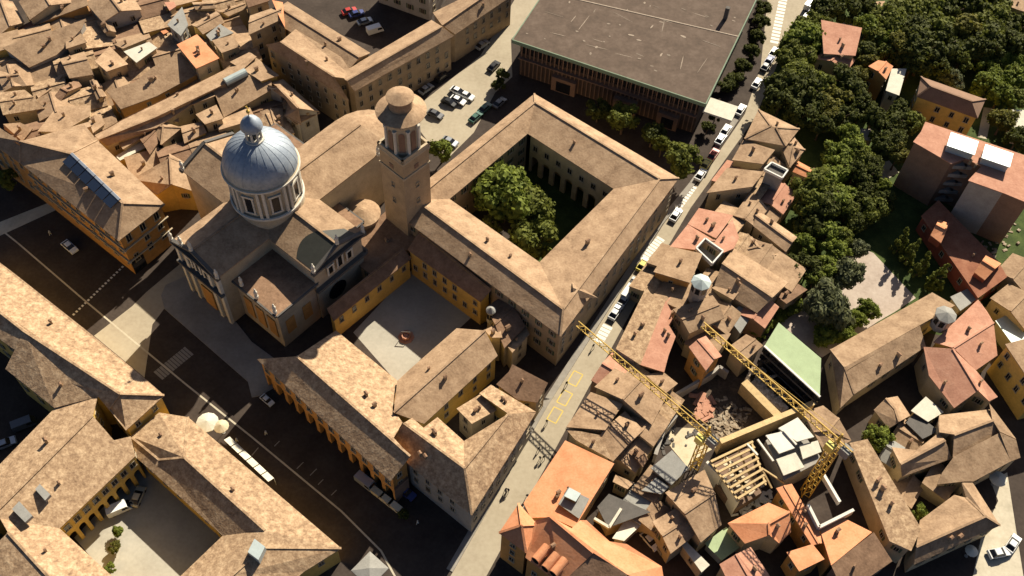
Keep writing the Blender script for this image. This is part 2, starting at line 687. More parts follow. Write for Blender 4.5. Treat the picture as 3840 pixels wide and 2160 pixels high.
# pavement kerb along the left side of the street
m = MB()
pts = P('h840,1420 1545,185 e2420,250 c90,1395 c455,860')
for i in range(len(pts) - 1):
    a, b = pts[i], pts[i + 1]
    d = (b - a).xy.normalized()
    n = Vector((-d.y, d.x, 0))
    m.hexa([a + n * .0, b + n * .0, b + n * 1.3, a + n * 1.3], [p + Vector((0, 0, .13)) for p in (a, b, b + n * 1.3, a + n * 1.3)])
tag(m.build('pavement', ['paving_grey']), kind='structure')

sheet('garden_lawn', 'c760,330 640,700 540,900 f300,0 f700,400 f900,700 f1000,900 f1500,1000 f2600,1200 f3100,300 c3100,-300 c1060,-300', .004, 'grass')
sheet('garden_path', 'f1290,400 1120,610 960,740 880,900 f730,990 1050,1250 1470,980 1600,905 1760,800 1440,460', .010, 'paving_pink')
sheet('garden_terrace', 'm1000,745 1140,910 960,1010 890,900', .012, 'paving_pale')
sheet('lane', 'x2130,1450 2350,1330 y2480,900 y2576,1500 y1880,1500 y2000,930 y2230,440', .012, 'paving_pale')
sheet('market_courtyard', 'e90,1060 560,560 1000,930 430,1449', .012, 'paving_court')
sheet('arcade_courtyard', 'g560,1160 1090,600 1900,1200 1130,1820', .012, 'paving_court')
sheet('cloister_garden', 'e900,-300 b1420,1140 c-300,1449 e1500,560', .012, 'grass')
sheet('building_site', 's1900,420 2500,-100 u1500,300 u1300,620 u520,940 s1850,700', .012, 'soil')
sheet('site_concrete', 's1830,720 2200,740 2320,900 u540,960 u200,1150 s2080,1270 1860,1010 1760,860', .016, 'sand')
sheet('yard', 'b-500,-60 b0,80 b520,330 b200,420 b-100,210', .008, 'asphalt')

AZ = R(38)
UA = Vector((math.sin(AZ), math.cos(AZ), 0))
UB = Vector((math.cos(AZ), -math.sin(AZ), 0))


# ---------------------------------------------------------------- arcades
def arcade(root, a, b, ztop, n, crown, opening=.68, depth=.55, back=3.4, mat='plaster_yellow', backmat='plaster_tan', win=None, inward=None):
    a, b = Vector((a.x, a.y, 0)), Vector((b.x, b.y, 0))
    d = (b - a).normalized()
    nin = Vector((-d.y, d.x, 0)) if inward is None else inward
    L = (b - a).length / n
    hw = L * opening / 2
    hs = crown - hw
    arc = [(math.cos(math.pi * (1 - i / 10)) * hw, hs + math.sin(math.pi * i / 10) * hw) for i in range(11)]
    for k in range(n):
        c = a + d * (L * (k + .5))
        m = MB()

        def q(x, z, y=0.0):
            p = c + d * x + nin * y
            return (p.x, p.y, z)
        m.face([q(-L / 2, 0), q(-hw, 0), q(-hw, hs), q(-hw, ztop), q(-L / 2, ztop)])
        m.face([q(hw, 0), q(L / 2, 0), q(L / 2, ztop), q(hw, ztop), q(hw, hs)])
        for i in range(10):
            x0, z0_ = arc[i]
            x1, z1_ = arc[i + 1]
            m.face([q(x0, z0_), q(x1, z1_), q(x1, ztop), q(x0, ztop)])
            m.face([q(x0, z0_), q(x0, z0_, depth), q(x1, z1_, depth), q(x1, z1_)])
        m.face([q(-hw, 0), q(-hw, 0, depth), q(-hw, hs, depth), q(-hw, hs)])
        m.face([q(hw, 0), q(hw, hs), q(hw, hs, depth), q(hw, 0, depth)])
        m.build('arcade_bay', [mat], root)
    m = MB()
    p, r = a + nin * back, b + nin * back
    m.face([(p.x, p.y, 0), (r.x, r.y, 0), (r.x, r.y, crown + .6), (p.x, p.y, crown + .6)])
    m.face([(a.x, a.y, crown + .5), (b.x, b.y, crown + .5), (r.x, r.y, crown + .5), (p.x, p.y, crown + .5)])
    m.face([(a.x, a.y, 0), (p.x, p.y, 0), (p.x, p.y, crown + .5), (a.x, a.y, crown + .5)])
    m.face([(b.x, b.y, 0), (r.x, r.y, 0), (r.x, r.y, crown + .5), (b.x, b.y, crown + .5)])
    m.build('portico_wall', [backmat], root)
    if win:
        for k in range(n):
            c = a + d * (L * (k + .5))
            for zc in win:
                place_window(root, Vector((c.x, c.y, zc)), -nin, 1.15, 1.5, 0)


# ---------------------------------------------------------------- windows
def unit_window(shutter):
    m = MB()
    X, Y = Vector((1, 0, 0)), Vector((0, 1, 0))
    m.box((0, -.03, 0), X, Y, .5, .03, -.5, .5, 1)                      # pane
    for s in (-1, 1):
        m.box((s * .53, -.05, 0), X, Y, .05, .09, -.5, .5, 0)
    m.box((0, -.05, 0), X, Y, .58, .09, .5, .58, 0)
    m.box((0, -.08, 0), X, Y, .66, .14, -.60, -.5, 0)                   # sill
    m.box((0, -.07, 0), X, Y, .03, .02, -.5, .5, 0)
    if shutter:
        for s in (-1, 1):
            m.box((s * .82, -.06, 0), X, Y, .24, .03, -.5, .5, 2)
    me = bpy.data.meshes.new('window')
    me.from_pydata(m.v, [], m.f)
    for k in ('window_frame', 'glass_dark', 'shutter_green'):
        me.materials.append(MATS[k])
    me.polygons.foreach_set('material_index', m.m)
    return me


WINM = [unit_window(False), unit_window(True)]


def place_window(root, c, nrm, wd, ht, style):
    o = bpy.data.objects.new('window', WINM[style])
    COL.objects.link(o)
    o.parent = root
    o.location = c + nrm * .02 - world_loc(root)
    o.rotation_euler = (0, 0, math.atan2(nrm.y, nrm.x) + math.pi / 2)
    o.scale = (wd, 1, ht)
    return o


# ---------------------------------------------------------------- the domed church
CC = p1('k578,640', 19.0) + UA * 1.0
CC.z = 0


def ch(a, b, z):
    return CC + UA * a + UB * b + Vector((0, 0, z))


def church():
    root = empty('domed_church', CC, 'large domed church with blue-grey lead dome, cross-shaped tiled roofs and statues', 'church')
    E, RZ, H = 17.0, 19.8, 7.0
    arms = [
        ('nave_roof', [[ch(-20.3, -H, E), ch(-H, -H, E), ch(0, 0, RZ), ch(-20.3, 0, RZ)], [ch(-20.3, H, E), ch(-20.3, 0, RZ), ch(0, 0, RZ), ch(-H, H, E)]]),
        ('transept_roof', [[ch(-H, H, E), ch(0, 0, RZ), ch(0, 20, RZ), ch(-H, 20, E)], [ch(H, H, E), ch(H, 20, E), ch(0, 20, RZ), ch(0, 0, RZ)]]),
        ('transept_roof', [[ch(-H, -H, E), ch(-H, -20.5, E), ch(0, -20.5, RZ), ch(0, 0, RZ)], [ch(H, -H, E), ch(0, 0, RZ), ch(0, -20.5, RZ), ch(H, -20.5, E)]]),
    ]
    ap = [ch(25 + 9 * math.sin(t), -H * math.cos(t), E) for t in [math.pi * i / 10 for i in range(11)]]
    ap[0], ap[-1] = ch(25, -H, E), ch(25, H, E)
    choir = [[ch(H, -H, E), ch(25, -H, E), ch(26, 0, RZ), ch(0, 0, RZ)], [ch(H, H, E), ch(0, 0, RZ), ch(26, 0, RZ), ch(25, H, E)]]
    for i in range(10):
        choir.append([ap[i], ap[i + 1], ch(26, 0, RZ)])
    arms.append(('choir_roof', choir))
    for nm, fs in arms:
        m = MB()
        for f in fs:
            f = ccw(f)
            m.face(f)
            m.face([p - Vector((0, 0, .25)) for p in f[::-1]])
            for i in range(len(f)):
                p, q = f[i], f[(i + 1) % len(f)]
                m.face([p, p - Vector((0, 0, .25)), q - Vector((0, 0, .25)), q])
            occl(f, [range(len(f))])
        m.build(nm, ['tile_tan'], root)
    rt = MB()
    for p, q in ((ch(-20.3, 0, RZ), ch(0, 0, RZ)), (ch(0, 20, RZ), ch(0, 0, RZ)), (ch(0, -20.5, RZ), ch(0, 0, RZ)), (ch(26, 0, RZ), ch(0, 0, RZ))):
        rt.bar(p + Vector((0, 0, .05)), q + Vector((0, 0, .05)), .45, .2)
    rt.build('ridge_tiles', ['tile_tan'], root)
    # dark patches, one with a curved edge, laid on the transept end
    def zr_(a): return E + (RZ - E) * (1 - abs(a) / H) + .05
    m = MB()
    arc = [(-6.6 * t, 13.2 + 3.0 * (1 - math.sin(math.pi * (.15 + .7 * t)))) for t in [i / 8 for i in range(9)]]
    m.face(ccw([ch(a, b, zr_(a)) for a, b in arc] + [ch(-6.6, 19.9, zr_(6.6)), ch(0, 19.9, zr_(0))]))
    m.build('dark_roof_patch', ['patch_dark'], root)
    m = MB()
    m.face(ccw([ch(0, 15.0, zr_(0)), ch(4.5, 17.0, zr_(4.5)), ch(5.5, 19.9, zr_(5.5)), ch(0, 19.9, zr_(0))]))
    m.build('dark_roof_patch', ['patch_dark'], root)
    # walls of the cross
    o = .5
    h = H - o
    out = [(-19.8, -h), (-19.8, 0, RZ), (-19.8, h), (-h, h), (-h, 19.5), (0, 19.5, RZ), (h, 19.5), (h, h), (25, h)]
    out += [(25 + 8.3 * math.sin(t), h * math.cos(t)) for t in [math.pi * i / 10 for i in range(1, 10)]]
    out += [(25, -h), (h, -h), (h, -20), (0, -20, RZ), (-h, -20), (-h, -h)]
    m = MB()
    for i in range(len(out)):
        p, q = out[i], out[(i + 1) % len(out)]
        zp = (p[2] if len(p) > 2 else E) - .25
        zq = (q[2] if len(q) > 2 else E) - .25
        f = [ch(p[0], p[1], 0), ch(q[0], q[1], 0), ch(q[0], q[1], zq), ch(p[0], p[1], zp)]
        m.face(f)
        occl(f, [range(4)])
    m.build('wall', ['stone_cream'], root)
    # raking and level cornices
    for (a0, b0, a1, b1, a2, b2) in ((-20.3, -7.3, -20.3, 0, -20.3, 7.3), (-7.3, 20.0, 0, 20.0, 7.3, 20.0), (-7.3, -20.5, 0, -20.5, 7.3, -20.5)):
        m = MB()
        m.bar(ch(a0, b0, E + .05), ch(a1, b1, RZ + .1), .8, .5)
        m.bar(ch(a1, b1, RZ + .1), ch(a2, b2, E + .05), .8, .5)
        m.bar(ch(a0, b0, E - .35), ch(a2, b2, E - .35), .9, .5)
        m.build('cornice', ['flat_dark'], root)
    # corner chapels
    for (a0, a1, b0, b1, zt) in ((-16.6, -6.6, 6.6, 19.0, 12.6), (6.6, 17.5, -19.5, -6.6, 12.2), (6.6, 11.5, 6.6, 13.5, 11.0)):
        m = MB()
        pts = [ch(a0, b0, 0), ch(a1, b0, 0), ch(a1, b1, 0), ch(a0, b1, 0)]
        m.prism(pts, 0, zt)
        occl([p + Vector((0, 0, zz)) for zz in (0, zt) for p in pts], [(0, 1, 5, 4), (1, 2, 6, 5), (2, 3, 7, 6), (3, 0, 4, 7), (4, 5, 6, 7)])
        w_ = m.build('chapel', ['stone_cream'], root)
        m = MB()
        am, bm = (a0 + a1) / 2, (b0 + b1) / 2
        inner = (a1 if a0 < 0 else a0)
        pa = [ch(a0 - .5, b0 - .5, zt), ch(a1 + .5, b0 - .5, zt), ch(a1 + .5, b1 + .5, zt), ch(a0 - .5, b1 + .5, zt)]
        c = ch(am, bm, zt + .5)
        for i in range(4):
            m.face([pa[i], pa[(i + 1) % 4], c])
        m.build('roof', ['tile_brown'], w_)
        m = MB()
        for i in range(4):
            m.bar(pa[i] - Vector((0, 0, .25)), pa[(i + 1) % 4] - Vector((0, 0, .25)), .7, .5)
        m.build('cornice', ['flat_dark'], w_)
    # small apse roof next to the bell tower
    m = MB()
    m.lathe(ch(14.5, 11.2, 0), [(3.6, 0), (3.6, 9.2), (3.9, 9.3), (0.3, 10.6)], 20)
    m.build('side_apse', ['tile_tan'], root)
    # triple windows in the gables
    for (a, b, n) in ((0, 20.0, UB), (-20.3, 0, -UA)):
        for k, off in enumerate((-2.6, 0, 2.6)):
            side = UA if abs(n.dot(UB)) > .5 else UB
            c = CC + (UA * a + UB * b) + side * off
            m = MB()
            hh = 3.4 if off == 0 else 2.6
            for s in (-1, 1):
                m.bar(c + side * s * .75 + n * .0 + Vector((0, 0, 12.6)), c + side * s * .75 + Vector((0, 0, 12.6 + hh)), .3, .35)
            m.bar(c - side * .95 + Vector((0, 0, 12.75 + hh)), c + side * .95 + Vector((0, 0, 12.75 + hh)), .35, .4)
            f = m.build('window', ['stone_pale'], root)
            m = MB()
            q = c - n * .15
            m.hexa([q - side * .62 + Vector((0, 0, 12.6)), q + side * .62 + Vector((0, 0, 12.6)), q + side * .62 - n * .2 + Vector((0, 0, 12.6)), q - side * .62 - n * .2 + Vector((0, 0, 12.6))],
                   [q - side * .62 + Vector((0, 0, 12.6 + hh)), q + side * .62 + Vector((0, 0, 12.6 + hh)), q + side * .62 - n * .2 + Vector((0, 0, 12.6 + hh)), q - side * .62 - n * .2 + Vector((0, 0, 12.6 + hh))])
            m.build('pane', ['glass_dark'], f)
    # string course at chapel height round the transept end and the facade
    for p, q in ((ch(-7, 20.0, 10.5), ch(7, 20.0, 10.5)), (ch(-20.4, -7, 10.8), ch(-20.4, 7, 10.8)), (ch(7, 20.0, 10.5), ch(7, 13.5, 10.5))):
        m = MB()
        m.bar(p, q, 1.0, .6)
        m.build('string_course', ['flat_dark'], root)
    # low lunette on the transept
    m = MB()
    c = ch(-1.5, 19.65, 5.5)
    m.face([c + UA * (2.4 * math.cos(t)) + Vector((0, 0, 2.4 * math.sin(t))) for t in [math.pi * 2 * i / 20 for i in range(20)]])
    m.build('round_window', ['glass_dark'], root)
    # facade doorways and pilasters
    for b in (-6.2, -3.6, 3.6, 6.2):
        m = MB()
        c = ch(-20.0, b, 0)
        m.box(c, UA, UB, .35, .45, 0, 16.4)
        m.build('pilaster', ['stone_pale'], root)
    for b, hh, ww in ((0, 6.5, 1.7),):
        m = MB()
        m.box(ch(-19.9, b, 0), UA, UB, .2, ww, 0, hh)
        m.build('portal', ['plaster_ochre'], root)
    for (a0, a1, bb) in ((-16.4, -7, 19.05),):
        for a in (-14, -9.5):
            m = MB()
            m.box(ch(a, bb, 0), UB, UA, .12, 1.1, 3.5, 8)
            m.build('niche', ['plaster_ochre'], root)
    for b in (9.5, 13, 16.5):
        m = MB()
        m.box(ch(-16.7, b, 0), UA, UB, .12, 1.2, 2.5, 8.5)
        m.build('niche', ['plaster_ochre'], root)
    # statues and pinnacles along the rims
    for (a, b, z) in ((-20.3, -7, E), (-20.3, 0, RZ), (-20.3, 7, E), (-16.8, 9, 12.8), (-16.8, 13.5, 12.8), (-16.8, 18.9, 12.8),
                      (-6.8, 20, E), (0, 20, RZ), (6.8, 20, E), (-20.3, -3.5, 18.4), (-6.8, -20.2, E), (24, 7.2, E)):
        m = MB()
        m.lathe(ch(a, b, z + .1), [(.42, 0), (.42, .7), (.3, .75), (.36, 1.2), (.4, 1.9), (.22, 2.3), (.12, 2.4), (.2, 2.6), (.16, 2.85), (.03, 2.95)], 10)
        m.build('statue', ['stone_pale'], root)
    # drum, dome, lantern
    dc = ch(-.6, .3, 0)
    drum = MB()
    drum.lathe(dc + Vector((0, 0, 17.5)), [(7.3, 0), (7.3, 3.2), (6.75, 3.4), (6.75, 10.4), (7.1, 10.6), (7.1, 11.0), (7.6, 11.3), (7.6, 11.9), (7.3, 12.1)], 32, a0=R(5))
    dr = drum.build('drum', ['stone_cream'], root)
    m = MB()
    m.lathe(dc + Vector((0, 0, 20.3)), [(7.25, 0), (7.55, .1), (7.55, .6), (7.2, .7)], 40, cap=False)
    m.lathe(dc + Vector((0, 0, 28.7)), [(7.1, 0), (7.8, .25), (7.8, .65), (7.3, .75)], 40, cap=False)
    m.build('cornice', ['stone_pale'], dr)
    for k in range(8):
        a = AZ * -1 + R(90) + R(22.5) + k * math.pi / 4
        n = Vector((math.cos(a), math.sin(a), 0))
        s = Vector((-n.y, n.x, 0))
        c = dc + n * 6.8
        m = MB()
        for t in (-1, 1):
            m.bar(c + s * t * .95 + Vector((0, 0, 22)), c + s * t * .95 + Vector((0, 0, 26.4)), .35, .4, up=n)
        m.bar(c - s * 1.3 + Vector((0, 0, 26.6)), c + s * 1.3 + Vector((0, 0, 26.6)), .5, .5)
        m.bar(c - s * 1.2 + Vector((0, 0, 21.9)), c + s * 1.2 + Vector((0, 0, 21.9)), .45, .3)
        f = m.build('window', ['stone_pale'], dr)
        m = MB()
        m.box(c - n * .02, s, n, .78, .08, 22, 26.3)
        m.build('pane', ['glass_dark'], f)
        a2 = a + math.pi / 8
        n2 = Vector((math.cos(a2), math.sin(a2), 0))
        m = MB()
        for t in (-.45, .45):
            m.box(dc + n2 * 6.95 + Vector((-n2.y, n2.x, 0)) * t * 1.3, n2, Vector((-n2.y, n2.x, 0)), .3, .28, 20.9, 28.5)
        m.build('pilaster', ['stone_pale'], dr)
    prof = [(7.35, 0), (7.35, .4)]
    for i in range(1, 15):
        t = i / 14 * R(80)
        prof.append((7.35 * math.cos(t), .4 + 6.7 * math.sin(t)))
    m = MB()
    m.lathe(dc + Vector((0, 0, 29.5)), prof, 48)
    dm = m.build('dome', ['lead'], root, smooth=True)
    for k in range(24):
        a = k * math.pi / 12
        m = MB()
        for i in range(1, len(prof) - 1):
            (r0, z0), (r1, z1) = prof[i], prof[i + 1]
            m.bar(dc + Vector((r0 * math.cos(a), r0 * math.sin(a), 29.5 + z0)), dc + Vector((r1 * math.cos(a), r1 * math.sin(a), 29.5 + z1)), .10, .08)
        m.build('rib', ['lead'], dm)
    m = MB()
    m.lathe(dc + Vector((0, 0, 36.2)), [(1.9, 0), (1.9, .5), (1.5, .6), (1.5, .9)], 16)
    ln = m.build('lantern', ['stone_pale'], root)
    for k in range(8):
        a = k * math.pi / 4
        m = MB()
        m.lathe(dc + Vector((1.45 * math.cos(a), 1.45 * math.sin(a), 37.0)), [(.26, 0), (.26, 2.6)], 8)
        m.build('column', ['stone_pale'], ln)
    m = MB()
    m.lathe(dc + Vector((0, 0, 37)), [(.9, 0), (.9, 2.6)], 12)
    m.build('core', ['glass_dark'], ln)
    m = MB()
    m.lathe(dc + Vector((0, 0, 39.5)), [(2.0, 0), (2.15, .3), (2.1, .7), (1.95, 1.3), (1.6, 1.9), (1.0, 2.5), (.4, 2.9), (.2, 3.2)], 24)
    m.build('cap', ['lead'], ln, smooth=True)
    m = MB()
    m.lathe(dc + Vector((0, 0, 42.6)), [(.1, 0), (.1, .8), (.36, 1.0), (.36, 1.4), (.1, 1.6)], 10)
    m.bar(dc + Vector((0, 0, 44.1)), dc + Vector((0, 0, 45.2)), .12, .12)
    m.bar(dc + UB * -.4 + Vector((0, 0, 44.8)), dc + UB * .4 + Vector((0, 0, 44.8)), .12, .12)
    m.build('finial', ['crane_yellow'], ln)
    return root


church()
building('filler', 'added low dark-roofed sacristy wedged between church transept and bell tower', [[ch(5, 14, 7.2), ch(21, 14, 8.6), ch(21, 24.5, 8.6), ch(5, 24.5, 7.2)]], 'tile_brown', 'plaster_tan', cat='building', chim=1, ridge=False)  # block added to cover a lit ground strip with a dark roof


def bell_tower():
    c = Vector((-23.2, 141.6, 0))
    az = R(41)
    ua, ub = Vector((math.sin(az), math.cos(az), 0)), Vector((math.cos(az), -math.sin(az), 0))
    root = empty('bell_tower', c, 'square brick bell tower topped by a round belvedere and wide tiled cap', 'tower')
    m = MB()
    m.box(c, ua, ub, 3.5, 3.5, 0, 30.8)
    sh = m.build('shaft', ['plaster_tan'], root)
    occl([(c + ua * 3.5 * s + ub * 3.5 * t + Vector((0, 0, z))) for z in (0, 31) for s, t in ((-1, -1), (1, -1), (1, 1), (-1, 1))], [(0, 1, 5, 4), (1, 2, 6, 5), (2, 3, 7, 6), (3, 0, 4, 7), (4, 5, 6, 7)])
    for z, o in ((26.3, .18), (30.8, .25)):
        m = MB()
        m.box(c, ua, ub, 3.5 + o, 3.5 + o, z, z + .5)
        m.build('cornice', ['stone_cream'], root)
    for s, t in ((-1, 0), (1, 0), (0, -1), (0, 1)):
        n = ua * s + ub * t
        m = MB()
        sd_ = Vector((-n.y, n.x, 0))
        m.box(c + n * 3.45, n, sd_, .25, 3.7, 31.3, 32.3)
        m.build('parapet', ['stone_cream'], root)
        for z in (22.5, 17.5):
            place_window(root, c + n * 3.5 + Vector((0, 0, z)), n, .7, 1.1, 0)
        m = MB()
        m.box(c + n * 3.52, n, sd_, .06, .55, 27.6, 28.7)
        m.build('clock_panel', ['plaster_brown'], root)
    m = MB()
    m.lathe(c + Vector((0, 0, 31.2)), [(3.3, 0), (3.3, 8.6)], 8, a0=R(49 + 22.5))
    bv = m.build('belvedere', ['stone_cream'], root)
    for k in range(8):
        a = R(49 + 45 * k)
        n = Vector((math.cos(a), math.sin(a), 0))
        s = Vector((-n.y, n.x, 0))
        r = 3.3 * math.cos(R(22.5))
        m = MB()
        m.box(c + n * (r + .02), s, n, .62, .1, 32.4, 37.2)
        m.face([c + n * (r + .12) + s * (.62 * math.cos(t)) + Vector((0, 0, 37.2 + .62 * math.sin(t))) for t in [math.pi * i / 10 for i in range(11)]])
        m.build('bell_opening', ['plaster_brown'], bv)
        a2 = a + R(22.5)
        n2 = Vector((math.cos(a2), math.sin(a2), 0))
        m = MB()
        m.lathe(c + n2 * 3.4 + Vector((0, 0, 31.3)), [(.45, 0), (.45, .6), (.32, .7), (.3, 6.6), (.45, 6.8), (.45, 7.3)], 10)
        m.build('column', ['stone_pale'], bv)
    m = MB()
    m.lathe(c + Vector((0, 0, 39.2)), [(3.5, 0), (3.9, .5), (3.9, 1.1), (4.5, 1.5), (4.5, 1.9)], 32)
    m.build('cornice', ['stone_cream'], bv)
    m = MB()
    m.lathe(c + Vector((0, 0, 41.1)), [(4.9, 0), (4.95, .15), (2.55, 1.15)], 40)
    rf = m.build('roof', ['tile_tan'], root)
    m = MB()
    m.lathe(c + Vector((0, 0, 42.1)), [(2.3, 0), (2.3, 2.5), (2.7, 2.6), (2.7, 2.75), (.15, 3.5)], 32)
    m.build('cap', ['tile_tan'], rf)


bell_tower()


# ---------------------------------------------------------------- the seminary round its cloister
def seminary():
    ze, zr = 12.5, 14.6
    inn = P('1979,501 2301,708 2023,983 1686,746', ze)
    rdg = P('2006,384 2474,671 2112,1160 1556,749', zr)
    out = P('2004,351 2546,668 2102,1262 1465,785', ze)
    fs = []
    for i in range(4):
        j = (i + 1) % 4
        fs.append([inn[i], inn[j], rdg[j], rdg[i]])
        fs.append([rdg[i], rdg[j], out[j], out[i]])
    root = building('seminary', 'huge four-winged seminary with tan tiled roofs around a tree-filled arcaded cloister', fs, 'tile_tan', 'plaster_tan', ov=.5, cat='building', win='plain', chim=5, skip=[(inn[0], inn[1])])
    a, b = inn[0], inn[1]
    d = (b - a).normalized()
    nin = Vector((-d.y, d.x, 0))
    arcade(root, a + nin * .5 + d * .5, b + nin * .5 - d * .5, ze - .15, 7, 5.6, .62, .6, 3.5, 'plaster_cream', 'plaster_tan', win=(8.6,), inward=nin)
    # lit hipped dormer near the street corner
    m = MB()
    q = P('e1742,682@14.3 1935,797@13.3 1748,805@13.7')
    apx = (q[0] + q[2]) / 2 + Vector((0, 0, 1.0))
    for i in range(3):
        m.face([q[i], q[(i + 1) % 3], apx])
    m.build('hipped_dormer', ['tile_tan'], root)


seminary()


# ---------------------------------------------------------------- palace with the solar panels
def solar_palace():
    e0, c0, c1 = p1('a150,1230', 13), p1('d895,370', 13), p1('d1245,95', 13)
    r1, r0 = p1('d925,85', 16.3), p1('a535,1160', 16.3)
    ne, nn, w0 = p1('a735,1060', 13), p1('a640,945', 13), p1('a150,1065', 15.6)
    fs = [[e0, c0, r1, r0], [c0, c1, r1], [r0, r1, c1, ne], [w0, r0, ne, nn], [e0, r0, w0], P('a-160,860@12.4') + [w0, e0] + P('a-160,1010@12.4')]
    root = building('solar_palace', 'orange palace on the piazza with blue solar panels along its tiled roof', fs, 'tile_tan', 'plaster_ochre', ov=.7, cat='palace', win='rich', chim=2)
    # solar panels
    d = (r1 - r0)
    dn = d.normalized()
    slope = ((c0 + e0) / 2 - (r0 + r1) / 2)
    slope = (slope - dn * slope.dot(dn)).normalized()
    up = dn.cross(slope)
    if up.z < 0: up = -up
    for k in range(6):
        c = r0 + d * ((k + .55) / 6.35) + slope * 1.25 + up * .45
        m = MB()
        hx, hy = d.length / 6.35 * .46, 1.15
        tl = (slope + up * .15).normalized()
        q = [c - dn * hx - tl * hy, c + dn * hx - tl * hy, c + dn * hx + tl * hy, c - dn * hx + tl * hy]
        m.hexa([p - up * .12 for p in q], q)
        o = m.build('solar_panel', ['glass_solar'], root)
        m = MB()
        top = c - tl * hy
        m.hexa([top - dn * hx - up * .3, top + dn * hx - up * .3, top + dn * hx - tl * .55 - up * .3, top - dn * hx - tl * .55 - up * .3],
               [top - dn * hx + up * .1, top + dn * hx + up * .1, top + dn * hx - tl * .55 + up * .1, top - dn * hx - tl * .55 + up * .1])
        m.build('panel_frame', ['solar_frame'], o)
    # portal arch in the end wall
    dd = (c1 - c0).normalized()
    n = Vector((dd.y, -dd.x, 0))
    c = c0 + dd * 2.4 - n * .62
    m = MB()
    m.face([c + dd * 1.6 + Vector((0, 0, -13)), c + dd * 1.6 + Vector((0, 0, -9.5))] + [c + dd * (1.6 * math.cos(t)) + Vector((0, 0, -9.5 + 1.6 * math.sin(t))) for t in [math.pi * i / 10 for i in range(1, 10)]] + [c - dd * 1.6 + Vector((0, 0, -9.5)), c - dd * 1.6 + Vector((0, 0, -13))])
    m.build('portal', ['glass_dark'], root)
    for z in (4.6, 8.6):
        m = MB()
        m.bar(c0 - n * .5 + Vector((0, 0, z - 13)), c1 - n * .5 + Vector((0, 0, z - 13)), .35, .3)
        m.build('string_course', ['stone_cream'], root)
        m = MB()
        m.bar(c0 + Vector((0, 0, z - 13)) + slope * -.55, e0 + Vector((0, 0, z - 13)) + slope * -.55, .35, .3)
        m.build('string_course', ['stone_cream'], root)


solar_palace()


# ---------------------------------------------------------------- yellow palace with the arcaded courtyard (bottom left)
def yellow_palace():
    i0, i1, i2, i3 = P('g450,1090 1020,545 1680,1145 1110,1690', 9.6)
    fs = [P('g-260,870@9.6 410,185 735,95@11.8 700,240@12.8 -260,1200'),
          P('g-260,1200@12.8 700,240 860,425@11.2 985,395@10.6') + [i1, i0] + P('g0,1015@12.2'),
          P('g0,1015@12.2') + [i0, i3] + P('g650,1770@12.4 60,1120'),
          P('g60,1120@12.4 650,1770 300,2100@9.6 -260,1440')]
    root = building('arcaded_palace', 'yellow palace with bright tiled roofs around an arcaded courtyard, lower left', fs, 'tile_mottled', 'plaster_yellow', ov=.45, cat='palace', win='plain', chim=3, skip=[(i0, i1)])
    z0_, z1_ = 6.6, 9.6
    f2 = [P('g985,395@7.4 1200,572@7.6 1160,672@6.6 1035,560'),
          P('g1200,572@7.6 1390,555@9.6 2000,1105 1680,1145@6.6 1160,672'),
          P('g985,395@7.4 1200,215@7.2 1420,250@6.6 1390,555@9.6 1200,572@7.6'),
          P('g1420,250@6.6 2576,1240 1990,1235@9.6 2000,1105 1390,555'),
          P('g1680,1145@6.6 2000,1105@9.6 1990,1235 1760,1440 1330,1830 1110,1690@6.6'),
          P('g2576,1240@6.6 2290,1420 1700,1950 1330,1830@9.6 1760,1440 1990,1235')]
    building('arcaded_palace', None, f2, 'tile_mottled', 'plaster_yellow', ov=.45, win='plain', chim=2, parent=root)
    d = (i1 - i0).normalized()
    nin = Vector((-d.y, d.x, 0))
    arcade(root, i0 + nin * .45, i1 + nin * .45, 9.4, 8, 4.6, .68, .6, 3.6, 'plaster_yellow', 'plaster_brown', win=(7.2,), inward=nin)
    # skylights
    for s in ('g270,800@12.2 305,760 385,840 345,885', 'g95,950@12.5 150,890 250,1000 195,1050'):
        q = P(s)
        m = MB()
        m.hexa([p - Vector((0, 0, .4)) for p in ccw(q)], [p + Vector((0, 0, .35)) for p in ccw(q)])
        m.build('skylight', ['flat_grey'], root)
    q = P('g1880,1290@9.6 1930,1190 2010,1250 1960,1350')
    m = MB()
    m.prism(q, 8.0, 11.0)
    m.build('roof_cabin', ['zinc'], root)


yellow_palace()


def long_wing():
    fs = [P('d-260,340@10 90,600 710,1090 1085,1400 g1240,85 905,75@13.5 d180,1050 d-260,705'),
          P('g905,75@13.5 1240,85@10 950,350 820,190@11.4'),
          P('d180,1050@13.5 g905,75 g820,190@11.4 g740,95@11.9 410,180@10 d40,1335@10'),
          P('d-260,705@13.5 180,1050 110,1190@11.7 -260,930@11')]
    building('long_wing', 'long bright tiled range facing the shaded piazza at the left edge', fs, 'tile_mottled', 'plaster_yellow', ov=.5, cat='building', chim=3)


long_wing()


